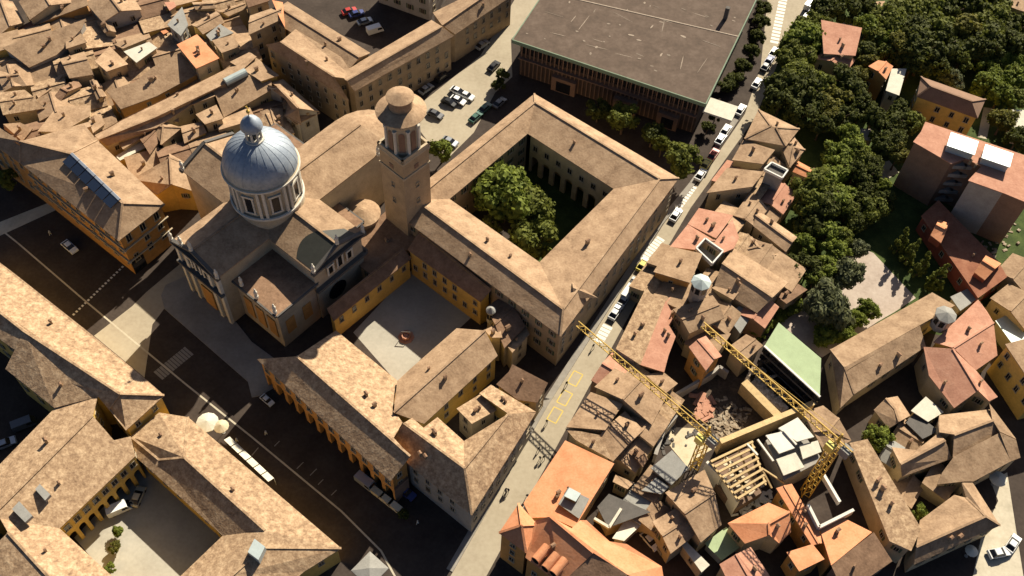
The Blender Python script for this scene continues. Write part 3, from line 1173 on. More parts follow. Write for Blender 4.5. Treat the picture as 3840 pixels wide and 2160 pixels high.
def market_range():
    # arcaded range along the piazza
    q = P('d1940,1262 h370,735', 10.5)
    r = P('d2240,1240 h520,545', 13.4)
    ea = p1('e-40,1045', 8.0)
    fs = [[q[0], q[1], r[1], r[0]], [r[0], r[1]] + onplane(r[0], r[1], ea, 'h395,405 462,290 385,185 e425,1425') + [ea]]
    root = building('piazza_range', 'long gabled range with an ochre street arcade between church and square', fs, 'tile_mottled', 'plaster_ochre', ov=.6, cat='building', chim=2, skip=[(q[0], q[1])])
    d = (q[1] - q[0]).normalized()
    nin = Vector((-d.y, d.x, 0))
    arcade(root, q[0] + nin * .6, q[1] + nin * .6, 10.2, 12, 4.8, .66, .8, 3.6, 'plaster_ochre', 'plaster_brown', win=(7.4,), inward=nin)
    building('cross_wing', 'tiled wing closing the grey courtyard on its lower right side',
             [P('e870,1028@9 1085,1045@11.8 640,1445 h395,215 e422,1425@9 520,1335'), P('e1085,1045@11.8 1180,1235@9 h625,300 h395,215@11.8 e640,1445')],
             'tile_tan', 'plaster_yellow', cat='building', chim=2)
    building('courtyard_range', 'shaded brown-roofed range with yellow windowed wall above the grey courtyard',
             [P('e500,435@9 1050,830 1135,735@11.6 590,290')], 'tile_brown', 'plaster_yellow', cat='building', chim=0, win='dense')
    building('church_cloister_range', 'low narrow range with yellow wall between church and grey courtyard',
             [P('e-60,975@7 530,500 460,420@8.6 -110,880')], 'tile_brown', 'plaster_yellow', cat='building', chim=0)
    # block at the street corner
    fs = [P('h395,410@10.5 470,295@12.8 930,635@13.4 985,990@9.5 500,600'),
          P('h470,295@12.8 535,255@11.6 620,330 725,250@10.5 925,430 915,600@13.2 930,635@13.4'),
          P('h915,600@13.2 925,430@10.5 1260,225@13.0 930,635@13.4'),
          P('h930,635@13.4 1260,225@13 1470,215@9.5 985,990@9.5')]
    building('corner_block', 'hip-roofed tan block on the corner of piazza and bright street', fs, 'tile_mottled', 'plaster_grey', cat='building', chim=4, win='dense')


market_range()


# ---------------------------------------------------------------- exhibition hall with the flat brown roof
def hall():
    q = P('b1290,300 c175,785', 12.0)
    d1 = (q[1] - q[0]).normalized()
    ax = Vector((-d1.y, d1.x, 0))
    q2 = [q[0], q[1], q[1] + ax * 58, q[0] + ax * 58]
    root = empty('exhibition_hall', (q[0] + q2[2]) / 2 * 1.0, 'vast flat brown-roofed hall with green eave band and ribbed facade', 'hall')
    root.location.z = 0
    m = MB()
    m.prism(q2, 11.35, 12.0)
    m.build('roof', ['hall_roof'], root)
    occl(q2, [(0, 1, 2, 3)])
    m = MB()
    L = (q[1] - q[0]).length
    for (a, b) in ((0, 1), (1, 2), (3, 0)):
        m.bar(q2[a] - Vector((0, 0, .45)), q2[b] - Vector((0, 0, .45)), .25, 1.05)
    m.build('fascia', ['green_trim'], root)
    ins = 1.6
    c = [q2[0] + d1 * ins + ax * ins, q2[1] - d1 * ins + ax * ins, q2[2] - d1 * ins - ax * ins, q2[3] + d1 * ins - ax * ins]
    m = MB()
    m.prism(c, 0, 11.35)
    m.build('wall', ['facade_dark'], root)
    occl([p + Vector((0, 0, z - 12)) for z in (0, 11.3) for p in c], [(0, 1, 5, 4), (1, 2, 6, 5), (3, 0, 4, 7)])
    n = 42
    for k in range(n):
        p = c[0] + (c[1] - c[0]) * ((k + .5) / n)
        m = MB()
        m.box(p - ax * .15, d1, ax, .13, .18, .4, 11.3)
        m.build('mullion', ['plaster_brown'], root)
        if k % 2 == 0:
            m = MB()
            m.box(p - ax * .05 + d1 * (L / n) * .5, d1, ax, L / n * .8, .06, 7.4, 10.6)
            m.build('glass_panel', ['glass_dark'], root)
    m = MB()
    m.bar(c[0] - ax * .5 + Vector((0, 0, 6.2 - 12)), c[1] - ax * .5 + Vector((0, 0, 6.2 - 12)), 1.2, .25)
    m.build('ledge', ['plaster_brown'], root)
    for t, wd in ((.27, 3.2), (.62, 3.0), (.86, 2.6)):
        p = c[0].lerp(c[1], t)
        m = MB()
        m.box(p - ax * .7, d1, ax, wd, .8, 0, 4.4)
        m.build('entrance', ['plaster_brown'], root)
        m = MB()
        m.box(p - ax * 1.45, d1, ax, wd * .6, .06, .2, 3.4)
        m.build('door', ['glass_dark'], root)
    # worn patches and ridges of the roofing felt
    rr = random.Random(3)
    for k in range(70):
        x, y = rr.uniform(2, L - 2), rr.uniform(2, 46)
        m = MB()
        p = q2[0] + d1 * x + ax * y
        if k % 3:
            ln, wd = rr.uniform(.5, 1.6), rr.uniform(.25, .7)
        else:
            ln, wd = rr.uniform(2, 7), rr.uniform(.12, .3)
        an = rr.uniform(-.25, .25) + (math.pi / 2 if rr.random() < .25 else 0)
        u = d1 * math.cos(an) + ax * math.sin(an)
        v = Vector((-u.y, u.x, 0))
        nn = 12
        m.face([p + u * (ln / 2 * math.cos(t) * rr.uniform(.85, 1.1)) + v * (wd / 2 * math.sin(t) * rr.uniform(.7, 1.1)) + Vector((0, 0, .012 + .0007 * k)) for t in [2 * math.pi * i / nn for i in range(nn)]])
        m.build('felt_patch', ['roof_scuff'], root)
    m = MB()
    a, b = q2[0] + ax * 21 + d1 * 8, q2[1] + ax * 26
    m.bar(a + Vector((0, 0, .05)), b + Vector((0, 0, .05)), .35, .1)
    m.build('roof_seam', ['roof_scuff'], root)
    m = MB()
    p = q2[1] + ax * 31 - d1 * 5
    m.box(p, d1, ax, .5, .5, 12, 15.5)
    m.build('flue', ['flat_dark'], root)
    p = q2[1] - d1 * .2 + ax * 3.5
    m = MB()
    m.box(p + d1 * 3.4, d1, ax, 3.6, 2.6, 8.2, 8.7)
    m.build('canopy', ['flat_pale'], root)


hall()


# ---------------------------------------------------------------- old town, upper left
ZS[0] = .82
OT = 'old town houses upper left'
h = house
T, BR = 'tile_tan', 'tile_brown'
h('tan gable house in the top left corner with a dark roof opening', 'A250,20 400,265 1010,30 860,-220', 9, group=OT)
h('low house with orange-brown wall below the top left gable house', 'A480,330 560,210 1200,20 1220,190', 7, 'shed', 12, 0, T, 'plaster_ochre', group=OT)
h('dark red-walled shed at the left edge near the top', 'A100,500 110,440 470,320 500,390', 5, 'shed', 10, 0, 'tile_rust', 'plaster_red', group=OT, win=None)
h('pale gable roof cut by the left edge at the very top', 'A-120,60 -20,480 330,300 170,20', 7, group=OT)
h('broad gable house with chimney at the top, grey facade on its right', 'A1150,40 1380,300 1900,130 1720,-150', 10, wall='plaster_grey', group=OT, win='dense')
h('short wing below the broad gable house at the top', 'A1290,280 1400,440 1560,430 1500,300', 9, group=OT)
building('house', 'wide tan roof with a big grey shaded wall below it', [P('A40,640@9.5 300,520@11 590,455@11.5 1150,250@11.5 1090,390@10.3 860,640@9.2 760,735@8.8 390,905@8.6 230,780@8.8')], T, 'plaster_grey', group=OT, ridge=False, chim=2)
h('pinkish small roof left of the dark courtyard', 'A870,480 1090,450 1180,600 900,690', 9.5, 'shed', 8, 0, T, group=OT)
h('narrow gable house with one bright and one dim slope', 'A800,790 930,1050 1260,1000 1130,690', 9, axis=1, group=OT)
h('bright roof fragment at the left edge below the grey wall', 'A-80,960 190,940 360,1150 40,1190', 8, group=OT)
h('sunlit flat-pitched house with little vents at the left edge', 'C-40,170 330,130 600,380 40,470', 8.5, 'gable', 9, 0, 'tile_mottled', group=OT)
h('thin sunny roof with a row of small vents', 'C440,140 880,-100 700,150 530,270', 7, 'shed', 10, 0, T, group=OT)
h('dim tan gable roof behind the vented roofs', 'C640,330 1030,-10 1100,80 770,340', 8, 'gable', 16, 1, BR, group=OT)
h('gable house with a white skylight beside the dark light well', 'A1200,1080 1300,1340 1420,1290 1300,1080', 9, group=OT)
h('pinkish gable house between two courtyards with dark eave line', 'A1290,870 1470,620 1720,860 1450,1010', 9.5, 'shed', 10, 1, T, group=OT)
h('olive flat terrace house in the middle of the old town', 'A1660,690 2000,560 2110,640 1830,840', 10, 'flat', roof='flat_pale', wall='plaster_cream', group=OT, chim=1)
h('light roof strip above the olive terrace', 'A1520,590 1930,490 2000,540 1660,680', 9, 'shed', 10, 0, T, group=OT)
h('bright orange-roofed house standing over the long street roofs', 'B380,640 640,460 940,780 640,960', 13, 'shed', 9, 1, 'tile_orange', 'plaster_cream', group=OT)
h('tan shed-roofed house right of the bright orange roof', 'B850,580 1110,470 1220,620 980,750', 11, 'shed', 10, 1, T, group=OT)
h('house with blue tarpaulin patch above the orange roof', 'B760,470 950,320 1130,440 830,550', 10, 'flat', roof='flat_grey', group=OT)
h('pale mixed roof at the top beside a yellow wall', 'B560,330 900,150 1010,300 720,460', 9.5, group=OT, wall='plaster_yellow')
h('bright small roof touching the top edge of the picture', 'B570,30 840,20 900,110 620,130', 9, group=OT)
h('long low house near the top edge left of the barracks', 'B900,150 1250,40 1330,100 1060,220', 8, group=OT)
h('grey-walled tower house with orange flats behind it', 'B240,330 440,90 520,330 420,480', 12, 'flat', roof='flat_grey', wall='plaster_grey', group=OT)
h('small orange roof on a dark alley at the top', 'B60,330 120,320 270,460 200,490', 7, 'shed', 8, 0, 'tile_orange', group=OT, chim=0)
h('pink roof sliver at the top edge by the grey tower house', 'B200,30 330,20 370,110 280,170', 9, 'shed', 8, 0, 'tile_pink', group=OT, chim=0)
building('house', 'long tan house with skylights and a dark dormer above the narrow street',
         [P('C1430,150@12.5 1800,30 A2050,900@13 B420,700 B650,990@10 A2100,1290 C1620,390')], T, 'plaster_ochre', group=OT, ridge=False, chim=3)
h('dim roof below the long house at its left end', 'C1330,60 1430,210 1400,280 1220,100', 8, 'gable', 14, 0, T, group=OT)
# the long bright street row
building('row_house', 'very long narrow roof running diagonally with a bright edge to the street',
         [P('C1270,740@10 1650,520@10.6 B1080,900@10.6 B1350,700@10 B1440,760@12 B1080,1090@12 C2080,500@12 C1320,800@12'),
          P('C1320,800@12 2080,500 B1080,1090 B1160,1200@10 B800,1250@10.4 C2100,640@10 C1430,880@10')], T, 'plaster_cream', group=OT, chim=3)
h('square tan roof attached to the long street row', 'B460,1270 760,1180 900,1330 590,1449', 9.5, 'shed', 12, 0, T, group=OT)
building('row_house', 'big tan corner house with a round zinc roof pod on the street row',
         [P('B830,1190@11 1080,1080@12 1350,1000 1640,1080@11 D1640,130@9 1000,500@9 D880,190@9.6')], T, 'plaster_cream', group=OT, ridge=False, chim=2)
building('row_house', 'bright-roofed corner house by the barracks street with lilac dormers',
         [P('B1080,830@11 1340,700 1740,1010 1500,1090@12 1380,1010')], T, 'plaster_yellow', group=OT, ridge=False, chim=1)
building('row_house', 'long bright street house running down from the corner to the choir',
         [P('B1640,1110@10 1790,1060 D2280,420@10 2000,380@12.3 1720,90@12.3'), P('D1720,90@12.3 2000,380 2040,600@9.5 1820,480 1850,210 1560,60@10')], T, 'plaster_grey', group=OT, chim=1)
h('tan house with pale end wall just above the choir roof', 'D1800,470 2030,370 2290,440 1970,600', 8.5, 'gable', 14, 0, T, 'plaster_grey', group=OT)
h('tan gable behind the lantern of the dome', 'D1480,420 1790,380 1800,640 1600,640', 8, 'gable', 14, 1, T, group=OT)
h('small dark-topped house beside the yellow courtyard wall', 'D1780,290 1860,210 2010,360 1800,380', 8, group=OT)
h('yellow house wall enclosing a small courtyard behind the lantern', 'D1320,330 1560,210 1700,250 1420,400', 6, 'flat', roof='plaster_yellow', wall='plaster_yellow', group=OT, chim=0)
h('pale three-storey house front with dark windows left of the lantern', 'D620,460 900,330 1010,560 760,640', 10, 'shed', 12, 0, T, 'plaster_cream', group=OT, win='dense')
h('hip-roofed tan house left of the dome with a dark dormer', 'D20,590 180,560 440,640 160,870', 9, 'pyramid', 16, 0, T, group=OT)
h('tan roof above a bright yellow balcony wall', 'D420,620 690,560 770,700 470,850', 9, 'gable', 14, 0, T, 'plaster_yellow', group=OT)
h('small roof between the street row and the hip-roofed house', 'D100,500 370,360 400,560 130,560', 8, group=OT)
h('bright narrow yellow house end left of the dome', 'D500,880 760,720 790,790 640,930', 6, 'flat', roof='plaster_yellow', wall='plaster_yellow', group=OT, chim=0)
h('tan house above the white roof terraces', 'C1520,760 2050,560 2120,640 1650,930', 8.5, 'gable', 15, 0, T, group=OT)
h('dim gable roof sloping to the dark notch above the terraces', 'C1850,760 2060,590 2130,830 2010,1000', 8.5, 'gable', 14, 0, BR, group=OT)
h('white roof terrace over a yellow wall beside the solar palace', 'C1550,1020 1900,810 1960,900 1610,1080', 7, 'flat', roof='flat_pale', wall='plaster_yellow', group=OT, chim=0)
h('lower white terrace with laundry beside the solar palace', 'C1760,1260 2030,1120 2100,1180 1830,1350', 5, 'flat', roof='flat_pale', wall='plaster_yellow', group=OT, chim=0)
building('house', 'twin-sloped tan house between solar palace and dome',
         [P('C1770,1330@8.5 2280,1040@11 D300,1400 D100,1540@8'), P('C2280,1040@11 D560,1150@9 D620,1500@8.5 D300,1400@11'), P('C2280,1040@11 D260,980@9.5 D560,1150@9')], T, 'plaster_yellow', group=OT, chim=1)
building('house', 'two tan roofs between the long street row and the solar palace',
         [P('C770,350@9 1210,340 1210,480@9.4 830,700@9 500,690'), P('C40,590@9 270,570 440,650 300,820@8 60,660')], T, 'plaster_cream', group=OT, ridge=False, chim=2)
h('long roof strip adjoining the upper side of the solar palace', 'C300,820 1190,560 1240,640 420,900', 12.4, 'shed', 10, 0, T, group=OT, chim=0)
h('small tan roof beside the dark well on the street row', 'C1190,550 1340,420 1420,620 1260,740', 8.5, 'shed', 8, 0, T, group=OT)
# ------------------------------------------------ barracks complex, top centre
ZS[0] = 1.0
BK = 'barracks wings top centre'
building('barracks_wing', 'barracks wing with yellow street wall next to the old town',
         [P('B1560,600@11 1760,560@13.8 a2520,580@13.8 b60,760@11'), P('B1760,560@13.8 1960,390@11.6 a2576,430@11.6 b110,600@11.6 a2520,580@13.8')], T, 'plaster_tan', group=BK, cat='building', chim=2, win='dense')
h('barracks wing between two courtyards with bright inner slope', 'a2050,150 a2170,10 b220,400 b60,520', 11, 'gable', 16, 1, T, 'plaster_tan', group=BK, cat='building', name='barracks_wing')
building('barracks_wing', 'barracks wing with three small roof vents along the car park',
         [P('b-20,560@11 680,150 760,200@13.6 40,610'), P('b40,610@13.6 760,200 850,270@11 100,690')], T, 'plaster_tan', group=BK, cat='building', chim=0, win='dense')
building('barracks_wing', 'barracks end wing running out of the top edge',
         [P('b690,95@10 1000,-60 1120,-60@12.5 760,190@12.5'), P('b760,190@12.5 1120,-60 1300,-40@9.5 860,260@9.5')], T, 'plaster_tan', group=BK, cat='building', chim=1, win='dense')
h('tan barracks front with rows of small dark windows', 'B1330,470 1350,210 1790,60 1770,260', 12, 'gable', 15, 1, T, 'plaster_tan', group=BK, cat='building', name='barracks_wing', win='dense')
h('orange-brown gable strip at the top beside the barracks front', 'B1650,20 1790,30 1820,370 1760,270', 12.3, 'shed', 10, 1, 'tile_orange', 'plaster_ochre', group=BK, cat='building', name='barracks_wing', chim=0)
h('dark tiled block at the top edge left of the barracks front', 'B1330,100 1610,10 1540,-200 1250,-60', 10, group=BK, cat='building', name='barracks_wing', roof=BR)

q = P('b270,20 b670,165', 0)
dd = (q[1] - q[0]).normalized()
nn_ = Vector((-dd.y, dd.x, 0))
if nn_.y < 0: nn_ = -nn_
q = [q[0], q[1], q[1] + nn_ * 11, q[0] + nn_ * 11]
e4 = [Vector((p.x, p.y, 11)) for p in q]
r2 = [(e4[0] + e4[3]) / 2 + Vector((0, 0, 1.8)), (e4[1] + e4[2]) / 2 + Vector((0, 0, 1.8))]
building('barracks_wing', 'shaded grey barracks wing behind the yard with the parked cars', [[e4[0], e4[1], r2[1], r2[0]], [e4[2], e4[3], r2[0], r2[1]]], T, 'plaster_grey', group=BK, cat='building', chim=1, win='plain')

# ------------------------------------------------ small houses between church, courtyard and street
ZS[0] = .9
CT = 'small houses around the church courtyards'
h('tan roof with chimneys facing the dark yard below the seminary', 'h870,205 1050,75 1175,195 985,320', 9, 'shed', 10, 1, 'tile_mottled', group=CT)
building('house', 'bright sloping roof strip beside a yellow wall near the street', [P('h1040,70@9.5 1130,5 1470,210 1265,228@11.5')], 'tile_mottled', 'plaster_yellow', group=CT, chim=2)
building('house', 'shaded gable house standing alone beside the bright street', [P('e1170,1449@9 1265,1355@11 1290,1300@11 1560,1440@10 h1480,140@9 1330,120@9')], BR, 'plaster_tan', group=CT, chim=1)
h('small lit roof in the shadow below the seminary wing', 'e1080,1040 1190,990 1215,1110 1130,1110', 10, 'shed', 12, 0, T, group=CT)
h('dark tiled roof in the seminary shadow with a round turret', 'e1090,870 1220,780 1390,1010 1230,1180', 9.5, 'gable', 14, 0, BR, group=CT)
h('low shaded house squeezed against the seminary end wall', 'e1240,1150 1390,1010 1420,1080 1290,1220', 8.5, 'shed', 8, 0, T, group=CT)

# ------------------------------------------------ houses right of the street
ZS[0] = .8
ST = 'houses right of the bright street'
h('hip-roofed house at the upper end of the street row', 'p1590,105 2140,370 1960,600 1400,500', 10.5, 'hip', 16, 0, T, group=ST)
h('second street house, tan slope in front of a dark step', 'p1385,520 1800,690 1640,880 1235,785', 9.5, 'shed', 8, 3, T, group=ST)
h('third street house with long shadowed parapet', 'p1170,890 1650,1000 1490,1200 890,1230', 9, 'shed', 8, 3, T, group=ST)
h('hip roof with dark inner slope behind the second street house', 'p1850,500 2070,480 2215,650 2010,890', 9, 'hip', 18, 1, T, group=ST)
h('grey blank-walled tower house with white roof parapet', 'p1660,930 1760,840 1975,945 1900,1050', 13, 'flat', roof='flat_dark', wall='plaster_grey', group=ST, win=None, chim=0)
h('small orange roof beside the garden behind the grey tower house', 'p2120,800 2460,985 2380,1090 2040,940', 6, 'gable', 16, 0, 'tile_orange', group=ST)
h('pink-orange patched street roof with white rooftop clutter', 'q790,0 1240,130 1010,440 640,215', 9, 'shed', 7, 3, 'tile_pink', group=ST)
building('house', 'tan and red street roof around a white-edged roof terrace', [P('q640,220@9 1010,440@10.2 860,430@10 740,560@9.6 400,520@9'), P('q1010,440@10.2 1240,150 1330,400 1260,540 1110,605 860,430@10')], 'tile_pink', 'plaster_cream', group=ST, chim=2)
h('sunken roof terrace with white parapet among the street roofs', 'q865,440 1105,610 960,775 745,570', 6.5, 'flat', roof='flat_pale', wall='plaster_cream', group=ST, chim=0, win=None)
h('tan street roof with brown flank wall above a dark yard', 'q400,515 830,650 660,1040 180,855', 9.5, 'shed', 7, 3, T, 'plaster_ochre', group=ST)
building('house', 'broad tan roof with long slit skylight near the garden', [P('q1260,540@9 1990,1000 1780,1200@11 1100,740@11'), P('q1100,740@11 1780,1200 1570,1410@8.5 1000,1040@8.5')], T, 'plaster_cream', group=ST, chim=2)
h('tan roof below the glass turret', 'q960,1070 1180,960 1370,1090 1240,1260', 8.5, 'shed', 8, 0, T, group=ST)
h('gable house at the garden edge above the dark gap', 'q1560,10 2110,390 1960,590 1520,240', 8, 'gable', 17, 0, T, group=ST)
h('irregular hip-roofed house at the garden edge', 'q1400,560 1490,390 1960,610 1860,840', 7, 'hip', 16, 1, T, group=ST)
h('little brown roof beside the green hedge', 'q1830,1180 2080,990 2240,1110 1960,1300', 6, 'shed', 8, 0, BR, group=ST)
h('tan strip roof between pink street roofs and garden gable', 'p1480,1210 1720,1449 q1530,240 q1250,100', 8, 'gable', 14, 1, T, group=ST)
building('house', 'large weathered street roof, pale and patchy with chimneys', [P('r780,30@9 1060,170@10 720,1030@10 390,815@9')], 'tile_mottled', 'plaster_grey', group=ST, ridge=False, chim=3)
building('house', 'reddish stepped roof behind the large weathered street roof', [P('r1060,170@10 1140,320@9.4 1080,460 1195,650@9 1100,900 1040,1130@8.6 720,1030@9.6')], 'tile_pink', 'plaster_brown', group=ST, ridge=False, chim=2)
h('grey-brown roof crossed by the glass turret shadow', 'r1155,285 1690,95 1850,400 1380,610', 10, 'gable', 13, 0, T, group=ST)
h('smooth grey flat roof beside the hedge', 'r1860,350 2060,240 2215,370 2060,610', 7, 'flat', roof='flat_grey', wall='plaster_grey', group=ST, chim=0)
building('house', 'ochre-walled house with beige terrace and pink tile strip', [P('r1370,790@10.5 1490,690@11 1720,955@11 1600,1110@10.5'), P('r1490,690@11 1600,640@10.4 1815,915@10.4 1720,955@11')], 'tile_pink', 'plaster_ochre', group=ST, chim=0)
h('square tan roof beside the yellow crane jib', 'r1930,770 2140,620 2370,770 2120,985', 9, 'gable', 10, 0, T, group=ST)
building('house', 'tan gable roof under the long crane jib', [P('s820,180@9 1090,-70 1440,95@11.6 1200,350@11.6'), P('s1200,350@11.6 1440,95 1800,290@9 1590,690@9')], T, 'plaster_cream', group=ST, chim=2)
h('pale low roof between the crane jib and the dark yard', 's1500,20 1730,-30 1930,160 1770,290', 8, 'shed', 7, 0, T, group=ST)
h('sandy street roof with a small dark chimney stack', 's770,250 1200,440 960,790 440,720', 9, 'shed', 7, 3, T, group=ST)
h('back roof with curved ridge next to the construction site', 's1230,505 1480,760 1070,1180 840,880', 8.8, 'gable', 10, 0, T, group=ST)
h('patched low roof just above the big orange roof', 's430,740 880,850 1060,1195 560,890', 8.6, 'shed', 5, 3, 'tile_mottled', group=ST)
h('small brown house with round vents by the construction site', 's1270,1060 1420,1000 1540,1150 1470,1260', 7, 'gable', 14, 0, BR, group=ST)
building('house', 'big bright orange roof along the street', [P('h1690,425@9 2060,600@10.2 1760,1085@10.2 1575,1005@9.7 1430,1010@9.3 1375,900@9')], 'tile_orange', 'plaster_cream', group=ST, ridge=False, chim=3)
building('house', 'grey roof cabin sunk into the big orange roof', [P('t870,480@10.8 1000,270 1290,410 1150,680')], 'flat_grey', 'plaster_brown', ov=.1, z0=8, group=ST, ridge=False, chim=0, win=None)
building('house', 'small zinc box on top of the grey roof cabin', [P('t950,375@12.2 1020,260 1175,340 1105,450')], 'zinc', 'flat_dark', ov=.05, z0=10, group=ST, ridge=False, chim=0, win=None)
ZS[0] = 1.0
q4 = P('t340,475 595,760 440,1140 75,870', 12)
apx = p1('t380,770', 14.6)
building('corner_turret', 'orange pyramid-roofed turret on the street corner at the bottom', [[q4[i], q4[(i + 1) % 4], apx] for i in range(4)], 'tile_orange', 'plaster_ochre', group=ST, chim=0, cat='tower', win='dense')
pal_ = building('corner_palace', 'orange-roofed palace with three arched dormers at the bottom edge',
         [P('t560,700@13 760,650@14.6 1345,1140 900,1560@11 430,1200@11'), P('t760,650@14.6 1050,810@13.2 1165,700@12 1250,700 1560,985 1790,1020 2260,1320 2320,1700@11.6 1800,1430@14.6 1345,1140')], 'tile_orange', 'plaster_ochre', group=ST, chim=1, cat='palace', win='dense')
building('corner_palace', None, [P('t1345,1140@14.6 1800,1430 1500,2100@11 900,1560')], 'tile_brown', 'plaster_ochre', chim=0, parent=pal_, ridge=False)
ZS[0] = .8
h('small peach roof in the yard behind the big orange roof', 't1640,90 1890,195 1800,290 1600,190', 6, 'shed', 8, 0, 'tile_tan', 'plaster_cream', group=ST, chim=0)
h('dark flat tar roof with pale parapet in the yard', 't1395,520 1550,345 2110,590 1540,800', 6.5, 'flat', roof='flat_dark', wall='plaster_cream', group=ST, chim=0)
h('ribbed grey canopy roof over the yard with pale edge rail', 't1860,570 2060,690 1750,995 1590,960', 4.5, 'shed', 5, 0, 'flat_pale', 'plaster_grey', group=ST, chim=0, win=None)
building('house', 'grey metal roof with a pale skylight strip by the bright concrete yard', [P('s1860,1030@8 2085,1270 1850,1500 1575,1270@7')], 'flat_grey', 'plaster_grey', group=ST, ridge=False, chim=0)
h('second grey roof panel beside the pale skylight strip', 't1990,300 2180,130 2360,260 2250,360', 7, 'shed', 5, 0, 'flat_grey', 'plaster_grey', group=ST, chim=0)
h('two-sloped tan house left of the timber roof frame', 'v-200,330 330,20 560,760 280,1000', 9, 'gable', 17, 0, T, group=ST)
h('tan house in the bottom middle behind the orange palace', 't2130,720 2576,470 2700,900 2380,1150', 8, 'gable', 14, 0, T, group=ST)

# ------------------------------------------------ orange complex and houses lower right
ZS[0] = .74
LR = 'houses lower right'
building('house', 'glowing new orange hip roof beside the green terrace', [P('v640,740@9 1190,465 1470,585@11.2 1190,745@11.2 1200,900@10.6 870,1015@9'), P('v1190,745@11.2 1470,585 1490,860@8.6 1330,1010 1200,900@10.6')], 'tile_orange', 'plaster_cream', group=LR, chim=1)
h('orange roof strip beside the steel crane mast', 'v1290,270 1500,210 1950,1000 1770,1040', 9, 'gable', 7, 1, 'tile_orange', 'plaster_ochre', group=LR)
building('house', 'wide orange roof with missing tiles joining an old brown slope', [P('v1870,800@9 2190,665 2576,860@11 2030,1305@11')], 'tile_orange', 'plaster_ochre', group=LR, ridge=False, chim=1)
building('house', 'dark speckled brown roof at the bottom right of the orange roofs', [P('v2030,1305@11 2600,860 2850,1250@8.5 2200,1700@8.5')], BR, 'plaster_brown', group=LR, ridge=False, chim=1)
h('bright orange roof patch at the bottom edge', 'v1430,1130 1780,1020 1930,1235 1590,1400', 9, 'shed', 7, 0, 'tile_orange', 'plaster_ochre', group=LR, chim=0)
h('pink-orange roof on the bottom edge below the green terrace', 'v530,1290 950,1060 1330,1640 800,1850', 9, 'gable', 10, 1, 'tile_pink', group=LR)
h('green-walled terrace courtyard between brown and orange roofs', 'v620,790 860,1020 560,1240 330,1010', 4, 'flat', roof='flat_green', wall='plaster_grey', group=LR, chim=0, win=None)
h('pale flat roof with clutter at the bottom left of the green terrace', 'v10,1020 90,990 400,1300 290,1400', 6, 'flat', roof='flat_pale', group=LR, chim=0)
building('house', 'curved tan roof right of the white concrete panels', [P('u1650,520@8.6 1920,430 2130,600@10 2000,760@10 1790,780@9'), P('u1790,780@9 2000,760@10 2130,600@10 2300,900@8.4 1960,1100@8.4')], T, 'plaster_cream', group=LR, chim=1)
building('house', 'long bright tan roof slanting down the lower right', [P('i1260,445@9 1395,415@9 1800,1090@10.6 1725,1260@10.6 1560,1185@9')], 'tile_mottled', 'plaster_cream', group=LR, ridge=False, chim=4)
building('house', 'big L-shaped tan roof in the lower right corner', [P('y1180,700@8 1640,360 1800,400 2060,650@10.4 1130,1060@10.4'), P('y1130,1060@10.4 2060,650 2255,770@7.6 1100,1300@7.6'), P('y1730,175@7.6 1890,200 2255,770 2060,650@10.4 1800,400@8')], T, 'plaster_cream', group=LR, chim=2)
building('house', 'broad dim tan roof facing the shaded lane at the right', [P('x1480,1330@9 1640,1110@9.6 2240,800@10.5 2400,1180@8.6 1900,1449@8 y1780,180@7.8 y1410,220')], T, 'plaster_cream', group=LR, ridge=False, chim=0)
building('house', 'tan double roof with a bright rear slope, right of the small plant', [P('x1420,680@9.5 1440,560@9 1640,820@11.5 1440,790@10.8'), P('x1440,560@9 2140,480 2170,630@11.5 1640,830@11.5'), P('x1640,830@11.5 2170,630 2250,790@9.5 1620,1130@9')], T, 'plaster_cream', group=LR, chim=0)
building('house', 'narrow peach roof running along the right side', [P('x2110,400@10 2470,880@10 2250,780@11 2150,620@11.4'), P('x2250,790@11 2470,890@10 2530,1130@8.6 2400,1180@8.6')], T, 'plaster_cream', group=LR, ridge=False, chim=0)
building('house', 'tan gable with a bright roof crest below the shaded court', [P('x800,990@8.6 1130,1030@9.4 1440,790@9.4 1520,900@10.6 920,1220@10.6'), P('x920,1220@10.6 1520,900 1610,1140@8 940,1390@8')], T, 'plaster_cream', group=LR, chim=0)
building('house', 'small sunlit gable house in a shaded court', [P('x560,490@7 720,335@8.6 840,480@8.6 900,650@8.6 760,740@7'), P('x720,335@8.6 880,305@7 1050,565@7 900,650@8.6 840,480@8.6')], T, 'plaster_cream', group=LR, chim=0)
h('dark slate roof beside the small sunlit gable house', 'x980,650 1110,530 1420,790 1200,900', 6, 'shed', 8, 0, 'flat_dark', 'plaster_cream', group=LR, chim=0)
h('pale flat roof with a round vent left of the peach roof', 'x1060,500 1260,310 1500,520 1290,650', 7, 'flat', roof='flat_pale', wall='plaster_cream', group=LR, chim=0)
building('house', 'long two-sloped roof beside the paved garden, lit and dim halves', [P('w-20,1110@8 1345,345 1650,520@10.6 170,1350@10.6'), P('w170,1350@10.6 1180,790 1260,1070@8.4 x300,280@8'), P('w-20,1110@8 170,1350@10.6 x300,280@8 x110,470@7.4')], T, 'plaster_cream', group=LR, chim=2)
building('house', 'orange-tan house with octagon turret beside it', [P('w1360,1010@10 1960,440 2080,600 2170,750@11 1630,1090@12'), P('w1630,1090@12 2170,750@11 2220,1190@9.5 1930,1390@9.5')], 'tile_pink', 'plaster_yellow', group=LR, chim=2)
building('house', 'salmon roof with a bright slanting rear edge', [P('w1230,1075@9.5 1620,1100@12 x1960,230@12 1640,465@9.5 1300,30@9'), P('w1620,1100@12 1940,1400@10 x2225,315@10 2110,375@10 1960,230@12')], 'tile_pink', 'plaster_cream', group=LR, chim=2)
q = P('w2040,1395 x2480,650', 0)
dd = (q[1] - q[0]).normalized()
nn_ = Vector((dd.y, -dd.x, 0))
if nn_.x < 0: nn_ = -nn_
